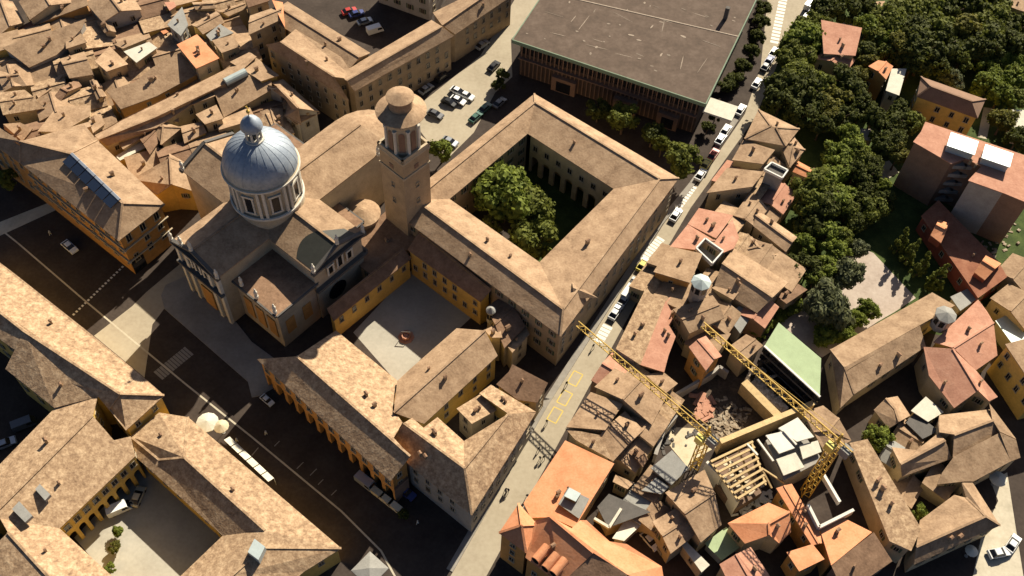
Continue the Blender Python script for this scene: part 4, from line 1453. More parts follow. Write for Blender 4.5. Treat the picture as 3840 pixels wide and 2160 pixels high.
building('apartment_house', 'tall mustard-yellow house at the right edge', [[Vector((p.x, p.y, 10.5)) for p in (q[0], q[1], q[1] + nn_ * 14, q[0] + nn_ * 14)]], T, 'plaster_yellow', group=LR, ridge=False, chim=1, win='dense', cat='building')
h('tan gable cut by the right edge above the mustard house', 'f2370,590 2490,460 2720,600 2580,760', 7, 'gable', 15, 0, T, group=LR)
h('second tan gable at the right edge with a pale ridge', 'f2320,800 2460,690 2720,880 2590,1050', 7, 'gable', 15, 0, T, group=LR)
h('grey-green metal roof at the right edge below the gables', 'f2360,970 2450,925 2620,1110 2520,1190', 5.5, 'flat', roof='zinc', wall='plaster_grey', group=LR, chim=0)
building('house', 'long dark rust-red roof in the shade, its two sunlit parts in orange', [P('f1800,180@7 1930,60@7 2380,520@8.5 2450,640@8 2230,800@7')], 'tile_rust', 'plaster_red', group=LR, ridge=False, chim=1)
for s, l in (('f1870,325 1930,210 2010,235 1950,385', 'left sunlit part of the rust-red roof, coloured orange'), ('f2200,605 2290,475 2405,540 2280,665', 'right sunlit part of the rust-red roof, coloured orange')):
    building('sunlit_roof_patch', l, quad(s, 9.2, 'gable', 20, 1), 'tile_orange', 'plaster_red', ov=.1, z0=6.5, group=LR, chim=0, win=None, cat='sunlit roof patch')  # orange tiles paint the sunlit parts of the shaded rust-red roof
h('dim grey shed roof beside the rust-red roof', 'f2020,790 2170,720 2230,805 2090,905', 5, 'shed', 6, 0, 'flat_grey', group=LR, chim=0)
ZS[0] = 1.0
building('apartment_block', 'large terracotta-roofed apartment block with two blue roof boxes and blank walls', [P('m1440,325@15 2640,730 2640,1270 2350,1150 1930,1000 2085,835 1900,750 1740,810 1300,555 1390,440')], 'tile_pink', 'plaster_brown', ov=.3, group=LR, ridge=False, chim=2, cat='apartments', win=None)
eg = P('m1440,325@15 2640,730@15')
ed = (eg[1] - eg[0]).normalized()
en = Vector((-ed.y, ed.x, 0))
for s, l in (('m1870,575', 'left pale blue box on the apartment block roof'), ('m2270,715', 'right pale blue box on the apartment block roof')):
    c = p1(s, 17.0)
    building('roof_box', l, [[c - ed * 3.1 - en * 2.3, c + ed * 3.1 - en * 2.3, c + ed * 3.1 + en * 2.3, c - ed * 3.1 + en * 2.3]], 'zinc', 'zinc', ov=.25, z0=14.9, group=LR, ridge=False, chim=0, win=None, cat='roof box')
qa, qb = P('m1930,1000@14.8 2350,1150@14.8')
d = (qb - qa).normalized()
n_ = Vector((d.y, -d.x, 0))
m = MB()
m.box((qa + qb) / 2 + n_ * -.2, d, n_, (qb - qa).length / 2 - .4, .12, 0, 14.7)
m.build('blank_wall', ['plaster_grey'], [o for o in bpy.data.objects if o.name == 'apartment_block'][0])
building('villa', 'yellow villa with dark brown roof and a row of windows', [P('n1540,770@9 2190,1000@9 2050,1020@11 1640,870@11'), P('n1640,870@11 2050,1020@11 2190,1000@9 2110,1190@8.6 1500,970@8.6'), P('n1540,770@9 1640,870@11 1500,970@8.6')], 'plaster_brown', 'plaster_yellow', group='garden villas', chim=1, win='dense')
h('orange-roofed villa behind trees next to a pale flat roof', 'n1010,665 1110,605 1260,665 1190,800', 8, 'gable', 12, 0, 'tile_orange', 'plaster_ochre', name='villa', group='garden villas')
h('long pale flat roof beside the orange villa', 'n1185,910 1245,690 1395,690 1320,960', 7, 'flat', roof='flat_pale', wall='plaster_grey', group='garden villas', name='villa', chim=0)
h('pink-roofed villa among trees at the upper end of the street', 'n520,240 930,320 880,560 560,540', 8, 'shed', 8, 2, 'tile_pink', name='villa', group='garden villas')
h('low pink annex in front of the pink-roofed villa', 'n440,590 530,545 885,600 800,710 ', 6, 'gable', 16, 0, 'tile_pink', name='villa', group='garden villas')
h('white glass-roofed pavilion behind the pink-roofed villa', 'n700,240 830,190 970,260 900,330', 5, 'gable', 10, 0, 'concrete_white', 'plaster_grey', name='pavilion', group='garden villas', chim=0)
h('tan roof in the top right corner of the picture', 'n2320,20 2640,-20 2640,160 2500,120', 7, 'shed', 8, 0, T, name='villa', group='garden villas')
h('small pale shed roof among the garden trees', 'n930,1290 1060,1300 1060,1420 930,1400', 4, 'flat', roof='paving_pink', group='garden villas', name='shed', chim=0, win=None)
h('pale roof at the right edge beyond the yellow villa', 'n2450,1100 2640,1110 2640,1340 2480,1300', 5, 'flat', roof='flat_pale', group='garden villas', name='shed', chim=0, win=None)
h('small roof at the top edge among dark trees', 'n1010,20 1180,10 1120,110 1060,80', 6, 'shed', 6, 0, T, group='garden villas', name='villa')
ZS[0] = 1.0
sheet('garden_drive', 'n2170,1080 2265,1090 2200,1400 2110,1380', .016, 'paving_pale')
# green roof over the dark glazed front
root = building('green_roof_house', 'flat pale-green roof with white edge and dark glazed front', [P('f725,985@8 1045,1255 i1035,100 f615,1165')], 'flat_green', 'flat_dark', ov=.3, ridge=False, chim=0, win=None, group=LR)
q = P('f615,1165@8 i1035,100')
dq = (q[1] - q[0]).normalized()
m = MB()
m.bar(q[0] + Vector((0, 0, .12)), q[1] + Vector((0, 0, .12)), .4, .3)
m.build('white_edge', ['paint_white'], root)
nq = Vector((dq.y, -dq.x, 0))
if nq.y > 0: nq = -nq
for k in range(9):
    for j in range(3):
        c = q[0].lerp(q[1], (k + .5) / 9) + nq * -.25
        m = MB()
        m.box(c, dq, nq, .95, .05, 1.0 + j * 2.3, 2.6 + j * 2.3)
        m.build('glass_panel', ['glass_dark'], root)


ZS[0] = .8

# ---------------------------------------------------------------- glass turret, octagon turret, chapel turret
def turret(label, s, z0, z1, r, n, roof, wall):
    c = p1(s, z1)
    z0, z1 = z0 * ZS[0], z1 * ZS[0]
    c.z = 0
    root = empty('turret', (c.x, c.y, z0), label, 'turret')
    m = MB()
    m.lathe(Vector((c.x, c.y, z0)), [(r, 0), (r, z1 - z0)], n)
    m.build('wall', [wall], root)
    m = MB()
    m.lathe(Vector((c.x, c.y, z1)), [(r * 1.18, 0), (r * 1.18, .2), (r * .5, .7), (.1, 1.0)], n)
    m.build('roof', [roof], root)
    for k in range(n):
        a = 2 * math.pi * (k + .5) / n
        nn = Vector((math.cos(a), math.sin(a), 0))
        m = MB()
        m.box(Vector((c.x, c.y, 0)) + nn * r * math.cos(math.pi / n), Vector((-nn.y, nn.x, 0)), nn, r * .26, .06, z1 - 2.2, z1 - .5)
        m.build('window', ['glass_dark'], root)


turret('pale glass-roofed turret rising above the street houses', 'q820,1000', 8, 15.5, 1.8, 8, 'zinc', 'plaster_grey')
turret('grey octagonal roof turret on the long garden-side house', 'w1525,650', 8, 13, 1.9, 8, 'flat_grey', 'plaster_grey')
turret('little round turret in the seminary shadow', 'e1130,895', 8, 12.5, .9, 10, 'flat_grey', 'plaster_grey')

# roof pod on the street row
q = P('B1010,1090@13 1290,950')
root = empty('roof_pod', q[0], 'rounded grey-green metal roof pod on the long street row', 'roof pod')
m = MB()
d = (q[1] - q[0]).normalized()
nn_ = Vector((-d.y, d.x, 0))
prev = None
for i in range(9):
    t = math.pi * i / 8
    off_ = nn_ * (1.1 * math.cos(t)) + Vector((0, 0, 1.2 * math.sin(t) - .6))
    cur = (q[0] + off_, q[1] + off_)
    if prev: m.face([prev[0], cur[0], cur[1], prev[1]])
    prev = cur
for e in (q[0], q[1]):
    m.face([e + nn_ * (1.1 * math.cos(math.pi * i / 8)) + Vector((0, 0, 1.2 * math.sin(math.pi * i / 8) - .6)) for i in range(9)])
m.build('shell', ['zinc'], root, smooth=True)
m = MB()
m.bar(q[0] + Vector((0, 0, -1)), q[1] + Vector((0, 0, -1)), 2.0, 1.2)
m.build('base', ['flat_dark'], root)

ZS[0] = 1.0
# dormers of the corner palace
pal = [o for o in bpy.data.objects if o.name.startswith('corner_palace')][0]
for s in ('t560,1260@11.8', 't690,1370@11.8', 't800,1440@11.8'):
    c = p1(s)
    m = MB()
    ax_, ay_ = UA, UB
    prev = None
    for i in range(9):
        t = math.pi * i / 8
        o_ = ay_ * (.85 * math.cos(t)) + Vector((0, 0, .95 * math.sin(t)))
        cur = (c + o_ + Vector((0, 0, .5)), c + o_ + ax_ * 3.2 + Vector((0, 0, .9)))
        if prev: m.face([prev[0], cur[0], cur[1], prev[1]])
        prev = cur
    m.box(c + ax_ * 1.0, ax_, ay_, 1.0, .84, c.z - .8, c.z + .5)
    dmr = m.build('dormer', ['tile_orange'], pal)
    m = MB()
    m.face([c - ax_ * .02 + ay_ * (.7 * math.cos(t)) + Vector((0, 0, .35 + .8 * math.sin(t))) for t in [2 * math.pi * i / 16 for i in range(16)]])
    m.build('round_window', ['glass_dark'], dmr)


ZS[0] = .8
# parapets on flat roofs
def parapet(objname_label, s, z, hgt=.7, wd=.3, mat='paint_white'):
    o = [o for o in bpy.data.objects if o.get('label') == objname_label][0]
    q = P(s, z)
    m = MB()
    for i in range(len(q)):
        m.bar(q[i] + Vector((0, 0, hgt / 2)), q[(i + 1) % len(q)] + Vector((0, 0, hgt / 2)), wd, hgt)
    m.build('parapet', [mat], o)


parapet('grey blank-walled tower house with white roof parapet', 'p1660,930 1760,840 1975,945 1900,1050', 13)
parapet('sunken roof terrace with white parapet among the street roofs', 'q865,440 1105,610 960,775 745,570', 9.4, 1.0)
o_ = [o for o in bpy.data.objects if o.get('label') == 'dark flat tar roof with pale parapet in the yard'][0]
m = MB()
q = P('t1350,690 1550,810 1710,560', 6.6)
for i in range(2):
    m.bar(q[i] + Vector((0, 0, .3)), q[i + 1] + Vector((0, 0, .3)), .5, .7)
m.build('parapet', ['flat_pale'], o_)

# ---------------------------------------------------------------- construction site
def lattice(m, a, b, wd, ht, step, ch=.13, dg=.07, tri=True):
    a, b = Vector(a), Vector(b)
    d = (b - a).normalized()
    up = Vector((0, 0, 1)) if abs(d.z) < .9 else Vector((0, 1, 0))
    x = d.cross(up).normalized()
    y = x.cross(d).normalized()
    cs = [x * wd / 2, -x * wd / 2, y * ht] if tri else [x * wd / 2 + y * ht / 2, -x * wd / 2 + y * ht / 2, -x * wd / 2 - y * ht / 2, x * wd / 2 - y * ht / 2]
    for c in cs:
        m.bar(a + c, b + c, ch)
    n = max(2, int((b - a).length / step))
    for i in range(n):
        for j in range(len(cs)):
            c0, c1 = cs[j], cs[(j + 1) % len(cs)]
            p0, p1_ = a.lerp(b, i / n), a.lerp(b, (i + 1) / n)
            if i % 2: c0, c1 = c1, c0
            m.bar(p0 + c0, p1_ + c1, dg)


def crane(label, base, top_z, tip, tipz, extra=9.0):
    root = empty('tower_crane', (base.x, base.y, 0), label, 'crane', 'yellow tower cranes on the building site')
    m = MB()
    lattice(m, base, base + Vector((0, 0, top_z)), 1.5, 1.5, 1.6, .2, .11, tri=False)
    m.build('mast', ['crane_yellow'], root)
    top = base + Vector((0, 0, top_z))
    tp = Vector((tip.x, tip.y, tipz))
    m = MB()
    lattice(m, top + Vector((0, 0, .3)), tp, 1.1, 1.1, 1.3, .17, .09)
    m.build('jib', ['crane_yellow'], root)
    d = (tp - top)
    d.z = 0
    d.normalize()
    m = MB()
    lattice(m, top, top - d * extra, 1.2, .9, 1.5, .16, .1)
    m.build('counter_jib', ['crane_yellow'], root)
    m = MB()
    m.box(top - d * (extra - 1), d, Vector((-d.y, d.x, 0)), .9, .8, top_z - 1.4, top_z + .6)
    m.build('counterweight', ['flat_grey'], root)
    m = MB()
    m.box(top + Vector((-d.y, d.x, 0)) * 1.3 + d * .4, d, Vector((-d.y, d.x, 0)), .8, .6, top_z - 1.6, top_z + .3)
    m.build('cabin', ['car_yellow'], root)
    m = MB()
    m.bar(top, top + Vector((0, 0, 3.2)), .35)
    m.bar(top + Vector((0, 0, 3.2)), top.lerp(tp, .7) + Vector((0, 0, 1)), .07)
    m.bar(top + Vector((0, 0, 3.2)), top - d * (extra - 1), .07)
    m.build('tie_mast', ['crane_yellow'], root)


def height_at(base, ty):
    best, bz = 1e9, 10
    for k in range(50, 500):
        z = k * .1
        q_ = Vector((base.x, base.y, z)) - Vector((0, 0, CAM_H))
        yy = 1080 - FPX * q_.dot(_up) / q_.dot(_fw)
        if abs(yy - ty) < best: best, bz = abs(yy - ty), z
    return bz


ZS[0] = .78
b1 = W(3017, 1852, 0)
z1 = height_at(b1, 1660)
crane('yellow crane whose thick lattice mast stands between the orange roofs', b1, z1, W(2636, 1220, z1), z1, 3.0)
t2 = W(2650, 1632, 13.5)
crane('yellow crane with a long jib reaching across the bright street', Vector((t2.x, t2.y, 0)), 13.5, W(2168, 1216, 13.5), 13.5, 2.5)


def site_wall(label, s, z, wd, mat, z0=0.0):
    q = P(s, z)
    z, z0 = z * ZS[0], z0 * ZS[0]
    root = empty('site_wall', ((q[0].x + q[-1].x) / 2, (q[0].y + q[-1].y) / 2, 0), label, 'wall')
    for i in range(len(q) - 1):
        m = MB()
        d = (q[i + 1] - q[i]).normalized()
        n = Vector((-d.y, d.x, 0)) * wd / 2
        m.prism([q[i] - n, q[i + 1] - n, q[i + 1] + n, q[i] + n], z0, z)
        m.build('wall', [mat], root)
        m = MB()
        m.prism([q[i] - n * 1.2, q[i + 1] - n * 1.2, q[i + 1] + n * 1.2, q[i] + n * 1.2], z + .003, z + .12)
        m.build('coping', [mat], root)
    return root


site_wall('long pale wall top dividing the dark pit from the timber roof frame', 'u540,915 1790,395', 6.2, .9, 'timber')
site_wall('broken ochre wall with rubble on top beside the dark pit', 'u860,110 1330,580', 5, 1.4, 'timber')
site_wall('rubble-topped second wall beside the yellow jib', 'u980,100 1420,500', 4.2, 1.6, 'rubble_mix')
site_wall('grey rail wall on the upper edge of the dark pit', 's1880,300 2420,-20 r1780,1050 r1900,1130', 3.5, .5, 'plaster_grey')
site_wall('white L-shaped wall round the stair pit between orange roofs', 'v1720,490 1870,790 2330,560', 10, .45, 'concrete_white', 7.5)
site_wall('pale slanting wall right of the crane mast', 'v1930,90 2145,455', 10, .45, 'concrete_white', 8.2)
site_wall('white side wall of the timber roof frame', 'u360,1185 560,1390 v590,100 780,455', 7.5, .5, 'concrete_white')
site_wall('grey-green yard wall left of the bright concrete yard', 's1920,560 1750,760 1640,1090', 4.5, .6, 'plaster_grey')

# timber roof skeleton
a0, a1, b0_, b1_ = P('u400,1180@8 v790,450@8 u960,930@8 v1150,230@8')
root = empty('timber_roof_frame', ((a0.x + b1_.x) / 2, (a0.y + b1_.y) / 2, 0), 'open timber roof skeleton of pale rafters on the building site', 'roof frame')
for k in range(8):
    t = (k + .2) / 7.6
    m = MB()
    m.bar(a0.lerp(a1, t) + Vector((0, 0, .3)), b0_.lerp(b1_, t) + Vector((0, 0, .9)), .42, .4)
    m.build('rafter', ['timber'], root)
for k in range(4):
    t = k / 3
    m = MB()
    m.bar(a0.lerp(b0_, t), a1.lerp(b1_, t), .35, .3)
    m.build('purlin', ['timber'], root)
for k in range(3):
    m = MB()
    t = .25 + .25 * k
    c = a0.lerp(a1, t).lerp(b0_.lerp(b1_, t), .45)
    m.box(c, UB, UA, 2.0, .9, c.z - 1.6, c.z - 1.45)
    m.build('floor_board', ['sand'], root)
pts = P('u360,1180@7 u960,900@7 v1150,240@7 v790,470@7')
m = MB()
m.prism(pts, 0, 2.6)
m.build('storey_floor', ['brick_dark'], root)
# A-shaped shoring
m = MB()
q = P('u1090,1270@9 v1400,200@6 v1230,270@6')
m.bar(q[0], q[1], .3)
m.bar(q[0], q[2], .3)
m.build('shoring', ['timber'], root)

root = empty('concrete_decks', p1('u1500,900'), 'bright white concrete roof decks on the building site', 'roof deck')
for s, mt in (('u1320,735@9.5 1580,590 1800,850 1570,915', 'concrete_white'), ('u1150,830@9.3 1395,775 1540,1000 1330,1075', 'concrete_white'),
              ('u1600,965@8.4 1850,900 1900,1050 1650,1150', 'flat_pale'), ('u1290,1150@8.4 1550,1060 1670,1260 1390,1370', 'flat_pale')):
    m = MB()
    q = P(s)
    m.prism(q, q[0].z - .35, q[0].z)
    m.build('deck', [mt], root)
pts = P('u1170,860@8.8 1560,620 1940,1120 1420,1400')
m = MB()
m.prism(pts, 0, 5.6)
m.build('wall', ['plaster_grey'], root)
for s in ('u1390,770@9.5 1560,960', 'u1040,890@9.2 1250,1180', 'u900,950@9.2 1040,1100'):
    q = P(s)
    m = MB()
    m.bar(q[0], q[1], .35, .4)
    m.build('beam', ['concrete_white'], root)


ZS[0] = 1.0
# rubble heaps: nobody could count it
def rubble(name, label, s, n, spread, size, mat, z=0.0, seed=1):
    rr = random.Random(seed)
    q = P(s)
    m = MB()
    for k in range(n):
        i = rr.randrange(len(q))
        c = q[i] + Vector((rr.gauss(0, spread), rr.gauss(0, spread), 0))
        a = rr.uniform(0, 3.14)
        u = Vector((math.cos(a), math.sin(a), 0))
        v_ = Vector((-u.y, u.x, 0))
        sx, sy, sz = size * rr.uniform(.4, 1.6), size * rr.uniform(.3, .8), size * rr.uniform(.2, .7)
        m.box(c, u, v_, sx, sy, z, z + sz)
    return tag(m.build(name, [mat]), label, 'rubble', None, 'stuff')


rubble('rubble', 'pale rubble and boards scattered in the dark pit', 'u480,700 600,600 660,680 700,780 460,780 760,590 650,410', 140, 1.4, .45, 'rubble_mix', .02, 4)
rubble('timber_pile', 'stack of orange timber boards in the dark pit', 'u310,420 340,470 290,560', 40, .9, .8, 'tile_pink', .02, 5)
rubble('roof_rubble', 'broken masonry along the ochre wall', 'u1000,120 1100,220 1200,300 1300,400', 90, 1.0, .4, 'rubble_mix', 3.2, 6)
rubble('roof_scraps', 'white scraps below the timber roof frame', 'v800,560 900,500 1050,430 1150,400', 60, .9, .5, 'concrete_white', .02, 7)
rubble('yard_scraps', 'pale yard clutter at the far right under the apartment block', 'f2400,180 2440,270 2380,330 2340,400', 50, 1.6, .5, 'rubble_mix', .02, 8)
rubble('site_clutter', 'building materials on the bright concrete yard', 's1800,800 1850,930 1700,1000 2160,800', 40, 1.0, .4, 'flat_dark', .02, 9)


# ---------------------------------------------------------------- trees
def crown_mesh(seed, cone=False, n=34, leaves=75, droop=False):
    rr = random.Random(seed)
    V, F = [], []
    clumps = []
    for k in range(n):
        th = rr.uniform(0, 2 * math.pi)
        if cone:
            z = rr.random() ** 1.3
            r = (1 - z) * rr.uniform(.55, .95) + .05
            clumps.append((Vector((r * math.cos(th), r * math.sin(th), z * 3 - 1)), .30 - .12 * z))
        else:
            ph = math.acos(rr.uniform(-.55, 1))
            r = rr.uniform(.55, .92) * (1 + .18 * math.sin(3 * th + seed) * math.sin(ph))
            clumps.append((Vector((r * math.sin(ph) * math.cos(th), r * math.sin(ph) * math.sin(th), r * .78 * math.cos(ph))), rr.uniform(.24, .42)))
    bmi = bmesh.new()
    bmesh.ops.create_icosphere(bmi, subdivisions=1, radius=1)
    ico_v = [v.co.copy() for v in bmi.verts]
    ico_f = [[v.index for v in f.verts] for f in bmi.faces]
    bmi.free()
    for c, cr in clumps:
        b = len(V)
        V += [tuple(c + v * (cr * rr.uniform(.62, .92))) for v in ico_v]
        F += [tuple(b + i for i in f) for f in ico_f]
        for j in range(leaves):
            d = Vector((rr.gauss(0, 1), rr.gauss(0, 1), rr.gauss(0, 1) + .35)).normalized()
            p = c + d * cr * rr.uniform(.55, 1.05)
            nrm = (d + Vector((rr.gauss(0, .45), rr.gauss(0, .45), rr.gauss(0, .45)))).normalized()
            x = nrm.cross(Vector((rr.random(), rr.random(), rr.random()))).normalized()
            y = nrm.cross(x)
            s = rr.uniform(.045, .095)
            b = len(V)
            sy = s * (2.2 if droop else 1.2)
            V += [tuple(p - x * s), tuple(p - y * sy), tuple(p + x * s), tuple(p + y * sy)]
            F.append((b, b + 1, b + 2, b + 3))
    me = bpy.data.meshes.new('crown')
    me.from_pydata(V, [], F)
    me.materials.append(MATS['leaf_mid'])
    return me


def trunk_mesh(seed):
    rr = random.Random(seed)
    m = MB()
    m.lathe((0, 0, 0), [(.11, 0), (.075, .25), (.055, .9)], 8)
    for k in range(5):
        a = k * 1.26 + rr.random()
        st = Vector((0, 0, .45 + .1 * k))
        en = st + Vector((math.cos(a) * .5, math.sin(a) * .5, .4))
        m.bar(st, en, .05)
    me = bpy.data.meshes.new('trunk')
    me.from_pydata(m.v, [], m.f)
    me.materials.append(MATS['bark'])
    return me


CROWNS = [crown_mesh(s) for s in (11, 12, 13, 14, 15)]
CONES = [crown_mesh(21, True, 40, 55), crown_mesh(22, True, 40, 55)]
FEATHER = [crown_mesh(31, False, 60, 60, True)]
TRUNKS = [trunk_mesh(1), trunk_mesh(2)]
tcount = [0]


def tree(label, s, r, zc, mat='leaf_mid', kind='round', group=None, name='tree', sq=1.0):
    c = p1(s, zc)
    r *= .88
    tcount[0] += 1
    k = tcount[0]
    root = empty(name, (c.x, c.y, 0), label, 'tree' if name == 'tree' else name.replace('_', ' '), group)
    me = (CROWNS if kind == 'round' else CONES if kind == 'cone' else FEATHER)
    o = bpy.data.objects.new('crown', me[k % len(me)])
    COL.objects.link(o)
    o.parent = root
    o.location = (0, 0, zc)
    o.rotation_euler = (rnd.uniform(-.12, .12), rnd.uniform(-.12, .12), rnd.uniform(0, 6.28))
    o.scale = (r * rnd.uniform(.92, 1.08), r * rnd.uniform(.92, 1.08), r * sq * rnd.uniform(.9, 1.1))
    o.material_slots[0].link = 'OBJECT'
    o.material_slots[0].material = MATS[mat]
    t = bpy.data.objects.new('trunk', TRUNKS[k % 2])
    COL.objects.link(t)
    t.parent = root
    t.scale = (r * .9, r * .9, zc / .9)
    return root


ORD = ('first second third fourth fifth sixth seventh eighth ninth tenth eleventh twelfth thirteenth fourteenth fifteenth sixteenth seventeenth eighteenth nineteenth twentieth '
       'twenty-first twenty-second twenty-third twenty-fourth').split()


def cluster(what, items, z, group, name='tree'):
    """trees of one stand, told apart by their order from left to right"""
    items = sorted(items, key=lambda t: TL[t[0][0]][0] + float(t[0][1:].split(',')[0]) / TL[t[0][0]][2])
    for i, t in enumerate(items):
        zz = z if not isinstance(z, tuple) else rnd.uniform(*z)
        tree(ORD[i] + ' from the left of the ' + what, t[0], t[1], zz, t[2] if len(t) > 2 else 'leaf_light', group=group, name=name)


CG = 'cloister trees'
tree('largest leafy tree in the cloister garden', 'N1890,735', 7.6, 9, 'leaf_light', group=CG)
tree('lower cloister tree nearest the sunny wing', 'N2000,895', 6.0, 7, 'leaf_mid', group=CG)
tree('cloister tree leaning toward the bell tower', 'N1815,690', 4.4, 8.5, 'leaf_light', group=CG)
tree('cloister tree in front of the arches', 'N1985,770', 6.0, 8, 'leaf_mid', group=CG)
tree('small pale-leaved tree at the cloister roof edge', 'N1830,850', 3.0, 6.5, 'leaf_olive', group=CG)
HG = 'trees by the hall'
tree('young green tree beside the car park next to the bell tower', 'b755,1130', 3.2, 4.5, 'leaf_light', group=HG)
tree('sunlit tree in front of the hall facade', 'b2130,890', 4.3, 5.5, 'leaf_mid', group=HG)
tree('dark tree left of the sunlit one before the hall', 'b1940,820', 3.2, 4.5, 'leaf_dark', group=HG)
tree('broad tree on the street corner of hall and seminary', 'p560,770', 4.6, 6, 'leaf_mid', group=HG)
tree('slim tree in the hall shadow near the street', 'p300,570', 2.6, 4.5, 'leaf_mid', group=HG)
tree('dark tree between hall facade and seminary roof', 'b2350,1010', 3.4, 4.5, 'leaf_dark', group=HG)
tree('small dark tree at the left hall corner', 'b1210,560', 1.9, 3, 'leaf_dark', group=HG)
tree('dark bush in the hall shadow by the parked cars', 'b1190,640', 1.8, 2, 'leaf_dark', group=HG)
GV = 'street-side garden trees'
cluster('leafy trees between street and pink-roofed villa', (('n350,390', 5.6, 'leaf_light'), ('n430,240', 4.2, 'leaf_mid'), ('n250,500', 4, 'leaf_mid'), ('n350,570', 4, 'leaf_mid'), ('n180,600', 3.2, 'leaf_mid')), 6, GV)
cluster('dark grove trees above the hip-roofed street house', (('n280,760', 4.6, 'leaf_mid'), ('n500,860', 4.4, 'leaf_mid'), ('n180,900', 5.5, 'leaf_dark'), ('n380,960', 5.5, 'leaf_dark'), ('n120,1040', 4.5, 'leaf_dark'), ('n340,1120', 4.5, 'leaf_dark')), 6.5, 'dark grove by the street')
cluster('olive-toned trees below the orange villa', (('n650,1040', 5, 'leaf_olive'), ('n620,1170', 3.6, 'leaf_olive'), ('n540,1250', 3.4, 'leaf_dark'), ('n750,1180', 3.6, 'leaf_dark')), 5.5, 'olive trees below the villa')
tree('light green bush glowing below the orange villa', 'n870,1090', 2.4, 3.5, 'leaf_light')
cluster('dark trees around the orange villa', (('n760,790', 4, 'leaf_dark'), ('n850,900', 4, 'leaf_dark'), ('n920,760', 3, 'leaf_olive'), ('n960,1060', 3.4, 'leaf_dark'), ('n1060,1180', 3.6, 'leaf_dark')), 6, 'dark trees around the orange villa')
cluster('dark trees along the top edge above the pink-roofed villa', (('n610,80', 5, 'leaf_dark'), ('n760,90', 5, 'leaf_dark'), ('n900,60', 4.5, 'leaf_dark'), ('n540,150', 3.2, 'leaf_dark')), 6.5, 'dark trees above the pink villa')
cluster('green trees right of the pink-roofed villa', (('n1010,270', 4, 'leaf_light'), ('n1080,340', 4, 'leaf_mid'), ('n1100,180', 4, 'leaf_mid'), ('n970,520', 3.4, 'leaf_dark'), ('n1230,420', 3.4, 'leaf_light'), ('n1190,540', 3, 'leaf_mid'), ('n1010,620', 2.8, 'leaf_olive')), 6, 'green trees right of the pink villa')
grove = []
rr = random.Random(5)
cluster('dense dark grove trees at the top right', (('n1300,140', 5, 'leaf_mid'), ('n1450,180', 5, 'leaf_mid'), ('n1290,290', 4.4, 'leaf_mid'), ('n1480,340', 6, 'leaf_dark'), ('n1640,120', 6, 'leaf_mid'), ('n1690,300', 6, 'leaf_mid'),
                 ('n1850,130', 6, 'leaf_dark'), ('n1380,480', 5, 'leaf_olive'), ('n1570,520', 6, 'leaf_dark'), ('n1760,480', 5.5, 'leaf_dark'), ('n1930,330', 6, 'leaf_olive'), ('n2080,150', 6, 'leaf_mid'),
                 ('n2150,330', 6, 'leaf_mid'), ('n2330,180', 5, 'leaf_mid'), ('n2330,400', 6, 'leaf_dark'), ('n2480,300', 5.5, 'leaf_dark'), ('n2520,480', 5, 'leaf_dark'), ('n2040,480', 5, 'leaf_dark'),
                 ('n1450,640', 4.5, 'leaf_dark'), ('n1660,670', 4.2, 'leaf_dark'), ('n2220,520', 4, 'leaf_dark'), ('n1530,30', 5, 'leaf_mid'), ('n1990,20', 5, 'leaf_dark'), ('n2230,40', 5, 'leaf_dark')), (6, 8), 'dense grove at the top right')
tree('slender green tree beside the dark grove above the yellow villa', 'n1930,620', 3.3, 6, 'leaf_mid')
tree('grey-green tree behind the roof of the yellow villa', 'n1830,780', 3.2, 5, 'leaf_grey')
tree('second grey-green tree behind the yellow villa roof', 'n1900,860', 2.4, 4.5, 'leaf_grey')
cluster('bright trees beyond the yellow villa', (('n2310,620', 4.4, 'leaf_light'), ('n2180,720', 3.8, 'leaf_light'), ('n2490,660', 3.8, 'leaf_light'), ('n2210,860', 4.2, 'leaf_light'), ('n2340,960', 4, 'leaf_light'), ('n2460,810', 4, 'leaf_light'), ('n2380,760', 3.6, 'leaf_mid'), ('n2480,1000', 3.6, 'leaf_mid')), 4.5, 'bright trees beyond the yellow villa')
tree('olive tree at the right edge above the apartment block', 'n2370,1210', 3.8, 5, 'leaf_olive')
tree('dark tree at the right edge beside the pale roof', 'n2510,1400', 3.8, 5, 'leaf_dark')
cluster('dark trees beside apartment block and yellow villa', (('n1430,1240', 3.8, 'leaf_mid'), ('n1270,1250', 3.8, 'leaf_dark'), ('n1150,1330', 3.8, 'leaf_dark'), ('n1330,1120', 3, 'leaf_dark'), ('m1090,560', 3.4, 'leaf_dark'), ('m1130,700', 3.2, 'leaf_olive'), ('m960,620', 3.2, 'leaf_dark')), 5.5, 'dark trees beside the apartment block')
tree('sunny tree with light crown above the small pale shed', 'm570,490', 3.4, 5, 'leaf_light')
cluster('vivid green trees by the small orange roof', (('m420,700', 3.8, 'leaf_light'), ('m430,860', 3.8, 'leaf_light'), ('m360,960', 3.2, 'leaf_light')), 5, 'vivid trees by the small orange roof')
cluster('garden trees left of the pale terrace', (('m620,640', 3.8, 'leaf_light'), ('m700,760', 3.4, 'leaf_mid'), ('m640,900', 3.2, 'leaf_dark'), ('m800,850', 3.6, 'leaf_dark'), ('m760,960', 3.2, 'leaf_dark')), 5, 'middle garden trees')
cluster('big rounded trees behind the street houses', (('m180,1080', 5.6, 'leaf_mid'), ('m330,1150', 5, 'leaf_light'), ('m120,1260', 4.6, 'leaf_mid'), ('m280,1290', 4.4, 'leaf_dark')), 6, 'rounded trees behind the street houses')
